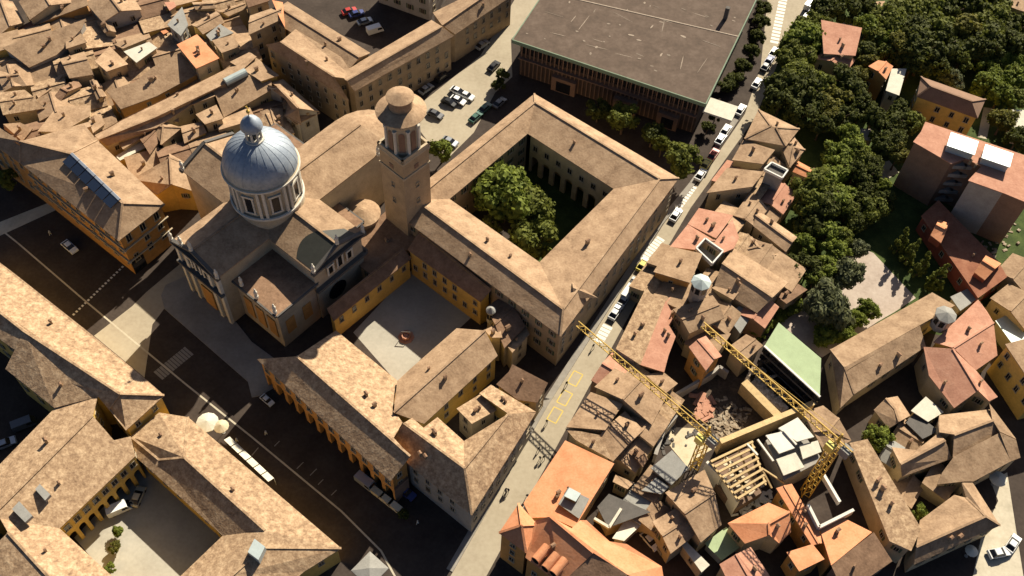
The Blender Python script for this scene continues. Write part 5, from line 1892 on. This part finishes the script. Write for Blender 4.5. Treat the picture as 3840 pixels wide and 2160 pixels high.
cluster('trees in the dark strip above the garden path', (('m520,1180', 3.6, 'leaf_light'), ('m560,1330', 3.2, 'leaf_mid'), ('m700,1230', 2.8, 'leaf_dark'), ('m850,1330', 3.6, 'leaf_mid'), ('m760,1100', 2.6, 'leaf_dark'), ('m960,1250', 3, 'leaf_dark')), 4.5, 'trees above the garden path')
tree('small lime-green tree beside the pale terrace', 'm950,1050', 2.3, 3, 'leaf_light')
tree('yellow-green tree beside the irregular hip-roofed house', 'f910,390', 2.8, 4, 'leaf_light')
cluster('sunny row left of the garden path', (('f1090,320', 3.4, 'leaf_light'), ('f1160,450', 3.4, 'leaf_light'), ('f1080,560', 3, 'leaf_light'), ('f1200,330', 2.8, 'leaf_mid'), ('f960,560', 3.2, 'leaf_dark'), ('f1000,640', 2.4, 'leaf_light')), 4, 'sunny row left of the garden path')
cluster('shady trees left of the garden path', (('f960,250', 4, 'leaf_dark'), ('f1300,230', 3, 'leaf_dark'), ('f1270,140', 3, 'leaf_dark'), ('f850,560', 3, 'leaf_dark'), ('f830,640', 2.6, 'leaf_dark')), 4, 'shady trees left of the garden path')
tree('feathery grey palm-like tree on the paved garden', 'f1240,620', 3.8, 4.5, 'leaf_grey', 'feather')
tree('small feathery tree at the tip of the garden path', 'f1330,430', 2.2, 3, 'leaf_grey', 'feather')
tree('large grey-green willow beside the green roof', 'f1090,860', 5.4, 4.8, 'leaf_grey', 'feather')
tree('round bright bush on the paved garden', 'f1395,890', 2.9, 2.4, 'leaf_light', name='bush')
cluster('bright bushes along the two-sloped roof', (('f1160,1000', 3.2), ('f1240,960', 2.6), ('f1300,960', 2.6), ('f1200,1060', 2.8), ('f1080,1080', 3)), 2.2, 'thicket along the two-sloped roof', name='bush')
for s, w_ in (('f1650,380', 'first'), ('f1715,460', 'second'), ('f1805,560', 'third'), ('f1930,650', 'fourth')):
    tree(w_ + ' clipped tree from the top in the row by the rust-red roof', s, 2.1, 3.4, 'leaf_mid', 'cone', 'clipped trees by the rust-red roof', sq=1.3)
tree('round bright green tree in the shaded court lower right', 'i1485,410', 3.0, 4, 'leaf_light')
tree('potted shrub in the arcaded courtyard near the arches', 'g890,1110', 1.2, 1.6, 'leaf_light', name='shrub')
tree('potted shrub in the arcaded courtyard at the bottom edge', 'g830,1395', 1.2, 1.4, 'leaf_light', name='shrub')
tree('brownish shrub in the sunny part of the arcaded courtyard', 'g860,1230', 1.3, 1.4, 'leaf_olive', name='shrub')
tree('dark tree in the shade at the left edge of the piazza', 'a40,1350', 2.6, 4, 'leaf_mid')
tree('bush in the shaded garden below the L-shaped roof', 'y1180,590', 1.8, 1.8, 'leaf_light', name='bush')
tree('planter bush near the parked cream carts', 'h470,980', 1.2, 1.2, 'leaf_dark', name='bush')

for i, s in enumerate(('c610,60', 'c590,170', 'c560,280', 'c520,390', 'c450,500', 'c390,600', 'c330,640', 'c250,870', 'c190,960')):
    tree(ORD[i] + ' from the top of the dark bushes between hall and street', s, 2.4 if i < 7 else 1.8, 2.0, 'leaf_dark', group='dark bushes between hall and street', name='bush')

# balconies in the recess of the apartment block
blk = [o for o in bpy.data.objects if o.name == 'apartment_block'][0]
qa, qb = P('m1740,810@15 2085,835@15')
for k in range(5):
    for t in (.3, .7):
        c = qa.lerp(qb, t)
        m = MB()
        d = (qb - qa).normalized()
        m.box(c + Vector((.8, 2.0, 0)), d, Vector((-d.y, d.x, 0)), 1.6, 1.0, 1.2 + k * 2.8, 2.2 + k * 2.8)
        m.build('balcony', ['plaster_grey'], blk)

# clipped hedge beside the green roof
q = P('f540,1090 620,1010 760,920 880,840', 1.2)
root = empty('hedge', (q[1].x, q[1].y, 0), 'long green hedge between grey flat roof and green roof', 'hedge')
for i in range(len(q) - 1):
    n = max(2, int((q[i + 1] - q[i]).length / 1.6))
    for k in range(n):
        o = bpy.data.objects.new('hedge_clump', CROWNS[(i + k) % 5])
        COL.objects.link(o)
        o.parent = root
        p = q[i].lerp(q[i + 1], (k + .5) / n)
        o.location = (p.x - root.location.x, p.y - root.location.y, 1.3)
        o.scale = (1.6, 1.6, 1.5)
        o.rotation_euler = (0, 0, k)
        o.material_slots[0].link = 'OBJECT'
        o.material_slots[0].material = MATS['leaf_light']


# ---------------------------------------------------------------- cars
def car_meshes():
    def ring(x, w_, z):
        return [(x, -w_, z), (x, w_, z)]
    m = MB()
    prof = [(-2.1, .35), (-2.1, .75), (-1.95, .92), (-1.2, .98), (1.0, .95), (1.9, .80), (2.1, .62), (2.1, .35)]
    hw = .86
    L_ = [(x, -hw, z) for x, z in prof]
    Rr = [(x, hw, z) for x, z in prof]
    m.face(L_)
    m.face(Rr[::-1])
    for i in range(len(prof)):
        j = (i + 1) % len(prof)
        m.face([L_[j], L_[i], Rr[i], Rr[j]])
    m.hexa([(-1.0, -.62, 1.40), (.35, -.62, 1.40), (.35, .62, 1.40), (-1.0, .62, 1.40)], [(-.9, -.56, 1.47), (.25, -.56, 1.47), (.25, .56, 1.47), (-.9, .56, 1.47)])
    body = bpy.data.meshes.new('body')
    body.from_pydata(m.v, [], m.f)
    body.materials.append(MATS['car_white'])
    m = MB()
    m.hexa([(-1.75, -.80, .93), (1.05, -.80, .93), (1.05, .80, .93), (-1.75, .80, .93)], [(-1.1, -.63, 1.41), (.4, -.63, 1.41), (.4, .63, 1.41), (-1.1, .63, 1.41)])
    cab = bpy.data.meshes.new('windows')
    cab.from_pydata(m.v, [], m.f)
    cab.materials.append(MATS['glass_dark'])
    m = MB()
    n = 12
    b = [(.31 * math.cos(2 * math.pi * i / n), -.1, .31 * math.sin(2 * math.pi * i / n)) for i in range(n)]
    t = [(x, .1, z) for x, y, z in b]
    m.hexa(b, t)
    wh = bpy.data.meshes.new('wheel')
    wh.from_pydata(m.v, [], m.f)
    wh.materials.append(MATS['tyre'])
    m = MB()
    m.hexa([(-2.2, -.9, .35), (2.2, -.9, .35), (2.2, .9, .35), (-2.2, .9, .35)], [(-2.2, -.85, 2.0), (1.5, -.85, 2.0), (1.5, .85, 2.0), (-2.2, .85, 2.0)])
    van = bpy.data.meshes.new('body')
    van.from_pydata(m.v, [], m.f)
    van.materials.append(MATS['car_white'])
    m = MB()
    m.face([(2.16, -.75, 1.0), (2.16, .75, 1.0), (1.62, .72, 1.85), (1.62, -.72, 1.85)])
    for s in (-1, 1):
        m.face([(.5, s * .905, 1.1), (1.8, s * .905, 1.1), (1.45, s * .88, 1.75), (.5, s * .88, 1.75)])
    vg = bpy.data.meshes.new('windows')
    vg.from_pydata(m.v, [], m.f)
    vg.materials.append(MATS['glass_dark'])
    return body, cab, wh, van, vg


CB, CW, CWH, VB, VG = car_meshes()


def car(label, s, az, color, van=False, sc=1.0, group=None, cat=None):
    c = p1(s, .55)
    root = empty('van' if van else 'parked_car', (c.x, c.y, .012), label, cat or ('van' if van else 'car'), group, rz=math.pi / 2 - R(az))
    for nm, me in (('body', VB if van else CB), ('windows', VG if van else CW)):
        o = bpy.data.objects.new(nm, me)
        COL.objects.link(o)
        o.parent = root
        if nm == 'body':
            o.material_slots[0].link = 'OBJECT'
            o.material_slots[0].material = MATS[color]
    for x in (-1.3, 1.35):
        for y in (-.78, .78):
            o = bpy.data.objects.new('wheel', CWH)
            COL.objects.link(o)
            o.parent = root
            o.location = (x, y, .31)
    root.scale = (sc, sc, sc)
    return root


SG = 'cars parked along the bright street'
SA = 29
car('white car parked highest up the bright street', 'c690,395', SA, 'car_white', group=SG)
car('dark blue car just below the highest white street car', 'c655,455', SA, 'car_blue', group=SG)
car('black car third from the top of the bright street', 'c628,500', SA, 'car_black', group=SG)
car('lone pale green car beside the dark garden grove', 'p1350,115', SA, 'car_white', group=SG)
car('lone white car left by the hall shadow edge', 'c560,630', SA, 'car_white', group=SG)
car('white car first of the tight row below the hall corner', 'p1150,390', SA, 'car_white', group=SG)
car('pale lilac car second of the tight row', 'p1080,510', SA, 'car_silver', group=SG)
car('red car in the street row', 'p985,715', SA, 'car_red', group=SG)
car('yellow car below the red car in the street row', 'p890,840', SA, 'car_yellow', group=SG)
car('white car below the yellow one opposite the third street house', 'p815,985', SA, 'car_white', group=SG)
car('white car at the lower end of the first painted stripes', 'q480,95', SA, 'car_white', group=SG)
car('yellow-white car at the lower end of the second painted stripes', 'q40,760', SA, 'car_yellow', group=SG)
car('long black car below the second painted stripes', 'N2372,1066', SA, 'car_black', group=SG)
car('white van below the long black car', 'r560,60', SA, 'car_white', True, group=SG)
car('white car right behind the white van', 'r510,145', SA, 'car_white', group=SG)
car('last white car above the lowest painted stripes', 'r385,330', SA, 'car_white', group=SG)
TG = 'vehicles at the top of the street'
car('white van at the top edge of the street', 'c955,40', 30, 'car_white', True, group=TG)
car('dark blue car beside the white van at the top', 'c965,95', 30, 'car_blue', group=TG)
car('white car nearest the trees at the top of the street', 'c930,135', 30, 'car_white', group=TG)
PG = 'cars in the car park by the hall'
car('leftmost white car parked in the pack', 'b880,690', 118, 'car_white', group=PG)
car('rightmost white car parked in the pack', 'b945,722', 118, 'car_white', group=PG)
car('dark car at the front of the pack in the car park', 'b815,772', 118, 'car_black', group=PG)
car('small white car squeezed behind the dark one', 'b880,757', 118, 'car_white', group=PG)
car('dark car with bright roof glare parked alone on the lot', 'b710,862', 118, 'car_grey', group=PG)
car('teal-dark car at the shadow edge of the lot', 'b1015,885', 35, 'car_green', group=PG)
car('green car half in shadow on the lot', 'b1085,815', 35, 'car_green', group=PG)
car('grey car wholly in shadow on the lot', 'b1195,775', 35, 'car_grey', group=PG)
car('lilac-grey car behind the young green tree', 'b820,1070', 118, 'car_silver', group=PG)
car('silver car in the barracks shadow nearest the tower', 'b640,672', 38, 'car_silver', group=PG)
car('dark car in the barracks shadow', 'b760,580', 38, 'car_black', group=PG)
car('white car in the barracks shadow farthest up', 'b1065,338', 38, 'car_silver', group=PG)
car('black car beside the small tree at the left hall corner', 'b1150,500', 30, 'car_black', group=PG)
YG = 'cars in the barracks yard'
car('white van in the barracks yard', 'b255,230', 60, 'car_white', True, group=YG)
car('silver car in the barracks yard', 'b178,162', 60, 'car_silver', group=YG)
car('blue car in the barracks yard', 'b115,105', 60, 'car_blue', group=YG)
car('red car in the barracks yard', 'b60,85', 60, 'car_red', group=YG)
car('white car alone in the palace shadow on the piazza', 'd525,415', 128, 'car_white')
car('grey van parked by the arcaded range on the piazza', 'h185,745', 125, 'car_silver', True)
for s, w_ in (('h283,832', 'upper'), ('h350,885', 'middle'), ('h415,935', 'lower')):
    car(w_ + ' of three cream carts in a row by the arcade', s, 125, 'car_cream', True, .72, 'cream carts by the arcade', 'cart')
car('blue car in the corner between arcade and corner block', 'h485,815', 125, 'car_blue')
car('white scooter-like small car on the shaded piazza', 'g2015,120', 128, 'car_white', sc=.75)
car('grey van in the dark yard at the left edge', 'g185,305', 60, 'car_grey', True)
car('silver car cut by the left edge in the dark yard', 'g40,450', 60, 'car_silver')
car('white van in the arcaded courtyard', 'g900,945', 60, 'car_white', True)
car('pale car by the courtyard arches', 'g1040,850', 8, 'car_cream')
car('white car on the sunny lane at the lower right', 'i2385,1275', 75, 'car_white')
car('white car at the right edge of the sunny lane', 'i2490,1205', 40, 'car_white')
car('white car in the dark yard behind the orange palace', 't2105,975', 140, 'car_white')
car('dark car in the yard behind the orange palace', 't2340,1060', 60, 'car_grey')


# ---------------------------------------------------------------- people
def person_mesh():
    J = [(0, 0, .95, .14), (0, 0, 1.2, .15), (0, 0, 1.42, .15), (0, 0, 1.54, .06), (.02, 0, 1.68, .105),
         (0, .19, 1.42, .07), (.04, .26, 1.15, .05), (.14, .25, .92, .04), (0, -.19, 1.42, .07), (-.04, -.26, 1.15, .05), (.02, -.25, .90, .04),
         (.04, .10, .9, .10), (.16, .11, .5, .07), (.10, .11, .08, .05), (.22, .11, .04, .045), (-.04, -.10, .9, .10), (-.10, -.11, .5, .07), (-.24, -.11, .1, .05), (-.13, -.11, .04, .045)]
    Ed = [(0, 1), (1, 2), (2, 3), (3, 4), (2, 5), (5, 6), (6, 7), (2, 8), (8, 9), (9, 10), (0, 11), (11, 12), (12, 13), (13, 14), (0, 15), (15, 16), (16, 17), (17, 18)]
    me = bpy.data.meshes.new('person_src')
    me.from_pydata([j[:3] for j in J], Ed, [])
    o = bpy.data.objects.new('person_src', me)
    COL.objects.link(o)
    o.modifiers.new('skin', 'SKIN')
    for i, j in enumerate(J):
        me.skin_vertices[0].data[i].radius = (j[3], j[3])
    me.skin_vertices[0].data[0].use_root = True
    sb = o.modifiers.new('sub', 'SUBSURF')
    sb.levels = sb.render_levels = 1
    dg = bpy.context.evaluated_depsgraph_get()
    out = bpy.data.meshes.new_from_object(o.evaluated_get(dg))
    bpy.data.objects.remove(o)
    out.name = 'person'
    out.materials.clear()
    out.materials.append(MATS['skin_cloth'])
    return out


try:
    PM = person_mesh()
    for i, s in enumerate(('r90,780', 'e1700,1445', 's180,650', 'h1490,490', 'h1500,560', 's140,1130', 't200,300', 't165,320', 'h1240,800', 't455,375')):
        c = p1(s, .8)
        o = bpy.data.objects.new('person', PM)
        COL.objects.link(o)
        o.location = (c.x, c.y, .012)
        o.rotation_euler = (0, 0, rnd.uniform(0, 6.28))
        tag(o, 'pedestrian in dark clothes on the bright street, ' + ORD[i] + ' of ten from the top', 'person', 'pedestrians on the bright street')
    for s, w_ in (('d375,310', 'beside the lone white car'), ('g2005,370', 'nearest the middle of the road'), ('g1785,425', 'beside the pale awning strip'), ('h575,1045', 'below the corner block')):
        c = p1(s, .8)
        o = bpy.data.objects.new('person', PM)
        COL.objects.link(o)
        o.location = (c.x, c.y, .012)
        o.material_slots[0].link = 'OBJECT'
        o.material_slots[0].material = MATS['paint_white']
        tag(o, 'pedestrian in pale clothes on the shaded piazza ' + w_, 'person', 'pedestrians on the shaded piazza')
except Exception as ex:
    print('person failed', ex)

# ---------------------------------------------------------------- small street things
def parasol(label, s, r, mat, sq=True, zt=2.6):
    c = p1(s, zt)
    root = empty('parasol', (c.x, c.y, 0), label, 'parasol')
    m = MB()
    m.lathe((c.x, c.y, zt), [(r, 0), (r * .98, .08), (.05, .75)], 4 if sq else 12, a0=R(7))
    m.build('canopy', [mat], root)
    m = MB()
    m.lathe((c.x, c.y, 0), [(.35, 0), (.35, .08), (.05, .1), (.05, zt + .5)], 8)
    m.build('pole', ['flat_grey'], root)


parasol('larger pale parasol on the piazza beside the yellow palace', 'g1565,290', 2.2, 'flat_pale', False)
parasol('smaller cream parasol on the piazza beside the larger one', 'g1670,320', 1.5, 'sand', False)
parasol('pale parasol at the lane on the far right', 'i2380,715', 1.7, 'flat_pale', False)
parasol('white market awning at the bottom edge of the piazza', 'h215,1400', 3.4, 'flat_grey')
parasol('small parasol near the lane beside the L-shaped roof', 'i2180,1260', 1.2, 'flat_pale', False)
# sunny bench strip of awnings along the yellow palace
q = P('g1700,420@3 2040,740@3')
root = empty('awning', (q[0].x, q[0].y, 0), 'long pale awning strip along the piazza side of the yellow palace', 'awning')
d = (q[1] - q[0]).normalized()
n_ = Vector((-d.y, d.x, 0))
if n_.x < 0: n_ = -n_
L = (q[1] - q[0]).length
for k in range(6):
    a, b = q[0] + d * (L * k / 6 + .1), q[0] + d * (L * (k + 1) / 6 - .1)
    m = MB()
    tp = [a - n_ * .3 + Vector((0, 0, .5)), b - n_ * .3 + Vector((0, 0, .5)), b + n_ * 1.0, a + n_ * 1.0]
    m.hexa([p - Vector((0, 0, .08)) for p in ccw(tp)], ccw(tp))
    m.build('awning_panel', ['flat_pale'], root)
    m = MB()
    m.bar(b + n_ * .95 - Vector((0, 0, 3)), b + n_ * .95, .08)
    m.build('pole', ['flat_grey'], root)
# fountain-like planter in the grey courtyard
c = p1('e490,1095')
root = empty('well_head', (c.x, c.y, 0), 'small octagonal brick well head in the grey courtyard', 'well')
m = MB()
m.lathe((c.x, c.y, .012), [(1.7, 0), (1.7, .18), (1.0, .2), (1.0, .85), (.75, .85), (.7, .5)], 8)
m.build('basin', ['tile_pink'], root)
m = MB()
m.bar((c.x - .9, c.y, .8), (c.x - .9, c.y, 2.0), .1)
m.bar((c.x + .9, c.y, .8), (c.x + .9, c.y, 2.0), .1)
m.bar((c.x - .95, c.y, 2.0), (c.x + .95, c.y, 2.0), .12)
m.build('frame', ['flat_dark'], root)

# ---------------------------------------------------------------- low lean-tos that close the gaps of the dense blocks
def inside(poly, x, y):
    c = False
    n = len(poly)
    for i in range(n):
        x0, y0 = poly[i][0], poly[i][1]
        x1, y1 = poly[(i + 1) % n][0], poly[(i + 1) % n][1]
        if (y0 > y) != (y1 > y) and x < (x1 - x0) * (y - y0) / (y1 - y0) + x0:
            c = not c
    return c


def topix(p):
    q_ = Vector(p) - Vector((0, 0, CAM_H))
    dz = q_.dot(_fw)
    return 1920 + FPX * q_.dot(_rt) / dz, 1080 - FPX * q_.dot(_up) / dz


def infill(block, az, cell, zr, seed, roofs, walls, prob=.8, group=''):
    rr = random.Random(seed)
    poly = [(p.x, p.y) for p in P(block, 6.8)]
    xs, ys = [p[0] for p in poly], [p[1] for p in poly]
    ca, cb = Vector((math.sin(R(az)), math.cos(R(az)), 0)), Vector((math.cos(R(az)), -math.sin(R(az)), 0))
    cx, cy = sum(xs) / len(xs), sum(ys) / len(ys)
    rad = max(max(xs) - min(xs), max(ys) - min(ys)) * .75
    n = int(rad / cell) + 1
    feet = [(l, fs, c) for l, fs, c in FOOT if (c - Vector((cx, cy, 0))).xy.length < rad + 25]

    def covered(x, y):
        return any(inside(f, x, y) for l, fs, c in feet for f in fs)
    used = {}
    for i in range(-n, n + 1):
        for j in range(-n, n + 1):
            c = Vector((cx, cy, 0)) + ca * (i * cell) + cb * (j * cell * .9)
            if not inside(poly, c.x, c.y) or rr.random() > prob:
                continue
            fr = sum(covered(c.x + a * cell * .3, c.y + b * cell * .3) for a in (-1, 0, 1) for b in (-1, 0, 1))
            if fr > 5:
                continue
            z = rr.uniform(*zr)
            h1, h2 = cell * rr.uniform(.52, .66), cell * rr.uniform(.48, .58)
            q_ = [c - ca * h1 - cb * h2, c + ca * h1 - cb * h2, c + ca * h1 + cb * h2, c - ca * h1 + cb * h2]
            k = rr.choice((0, 0, 2, 2, 1))
            q_ = [Vector((p.x, p.y, z)) for p in q_[k:] + q_[:k]]
            if rr.random() < .3:
                d_ = (q_[3] - q_[0]).length * .18
                fs = [[q_[0], q_[1], q_[2] + Vector((0, 0, d_)), q_[3] + Vector((0, 0, d_))]]
            else:
                m0, m1 = (q_[0] + q_[3]) / 2, (q_[1] + q_[2]) / 2
                up_ = Vector((0, 0, (q_[3] - q_[0]).length * .15))
                fs = [[q_[0], q_[1], m1 + up_, m0 + up_], [q_[2], q_[3], m0 + up_, m1 + up_]]
            px, py = topix((c.x, c.y, z))
            if not (-120 < px < 3960 and -120 < py < 2280):
                continue
            l, _, hc = min(feet, key=lambda t: (t[2] - c).xy.length)
            hx, hy = topix((hc.x, hc.y, z))
            dx, dy = px - hx, py - hy
            dr = ('right of' if dx > 0 else 'left of') if abs(dx) > abs(dy) else ('below' if dy > 0 else 'above')
            words = l.split()
            lab = 'low lean-to roof ' + dr + ' the ' + ' '.join(words[:8])
            used[lab] = used.get(lab, 0) + 1
            if used[lab] > 1:
                lab = ('another ', 'further ', 'outer ')[min(used[lab] - 2, 2)] + lab
            building('lean_to', lab, fs, rr.choice(roofs), rr.choice(walls), ov=.15, group=group, ridge=len(fs) > 1, chim=1 if rr.random() < .3 else 0, win='plain' if rr.random() < .4 else None)


infill('A-100,-100 B1300,-100 B1330,650 D1700,120 D2050,620 D1100,700 D560,1000 C1800,1300 C1180,580 C100,900 C-200,300', 62, 7.4, (4.6, 6.2), 3, ['tile_tan', 'tile_tan', 'tile_mottled', 'tile_brown'], ['plaster_cream', 'plaster_tan', 'plaster_yellow'], .85, 'lean-tos in the old town')
infill('p1400,480 p1950,500 q2000,900 q1600,1420 r1850,420 r1950,760 r1600,640 r1180,1100 s1950,150 s1780,700 s1480,800 s1100,1250 s430,740 s820,150 r400,800 r780,30 q180,850 q640,220', 32, 6.2, (4.4, 5.8), 4, ['tile_tan', 'tile_tan', 'tile_mottled', 'tile_pink'], ['plaster_cream', 'plaster_tan', 'plaster_brown'], .8, 'lean-tos by the street')
infill('t1300,700 t1600,80 s1500,1300 s2050,1300 v0,300 v620,700 v500,1300 t2250,1300 t1700,980', 35, 5.0, (2.8, 4.4), 5, ['tile_tan', 'flat_grey', 'tile_brown'], ['plaster_cream', 'plaster_tan'], .5, 'lean-tos in the lower yards')
infill('x150,300 x1000,400 x1450,600 x1600,1300 y1200,700 y700,200 x600,1000', 35, 5.0, (2.6, 4.0), 6, ['tile_tan', 'flat_grey', 'tile_brown'], ['plaster_cream', 'plaster_tan'], .35, 'lean-tos in the lower right courts')


# ---------------------------------------------------------------- windows on every wall the camera side can see
bvh = BVHTree.FromPolygons([Vector(v) for v in OCC_V], OCC_F)
CAMS = [Vector((0, 0, CAM_H)), Vector((-14, 0, CAM_H)), Vector((14, 0, CAM_H))]


def visible(p, n):
    for c in CAMS:
        d = c - p
        if d.dot(n) <= 0:
            continue
        L = d.length
        hit = bvh.ray_cast(p, d.normalized(), L)
        if hit[0] is None:
            return True
    return False


def in_view(p):
    q_ = p - Vector((0, 0, CAM_H))
    dz = q_.dot(_fw)
    x, y = 1920 + FPX * q_.dot(_rt) / dz, 1080 - FPX * q_.dot(_up) / dz
    return -150 < x < 3990 and -150 < y < 2310


wr = random.Random(9)
nwin = 0
for (root, a, b, ta, tb, z0, n, style, fh) in WALLS:
    L = (b - a).length
    if L < 2.4:
        continue
    sp = {'plain': 3.4, 'dense': 2.7, 'rich': 3.0}[style]
    k = max(1, int((L - .8) / sp))
    ww, wh_ = {'plain': (.95, 1.45), 'dense': (.95, 1.5), 'rich': (1.2, 2.0)}[style]
    sh_ = 1 if (style == 'plain' and wr.random() < .35) else 0
    low = min(ta, tb)
    rows = int((low - z0 - .9) / fh)
    for r_ in range(rows):
        zc = low - 1.75 - r_ * fh
        for i in range(k):
            if wr.random() < .12:
                continue
            p = a.lerp(b, (i + .5) / k)
            p = Vector((p.x, p.y, zc))
            if not in_view(p) or not visible(p + n * .35, n):
                continue
            place_window(root, p, n, ww * wr.uniform(.9, 1.1), wh_ * wr.uniform(.85, 1.1), sh_)
            nwin += 1
print('windows', nwin, 'objects', len(bpy.data.objects))
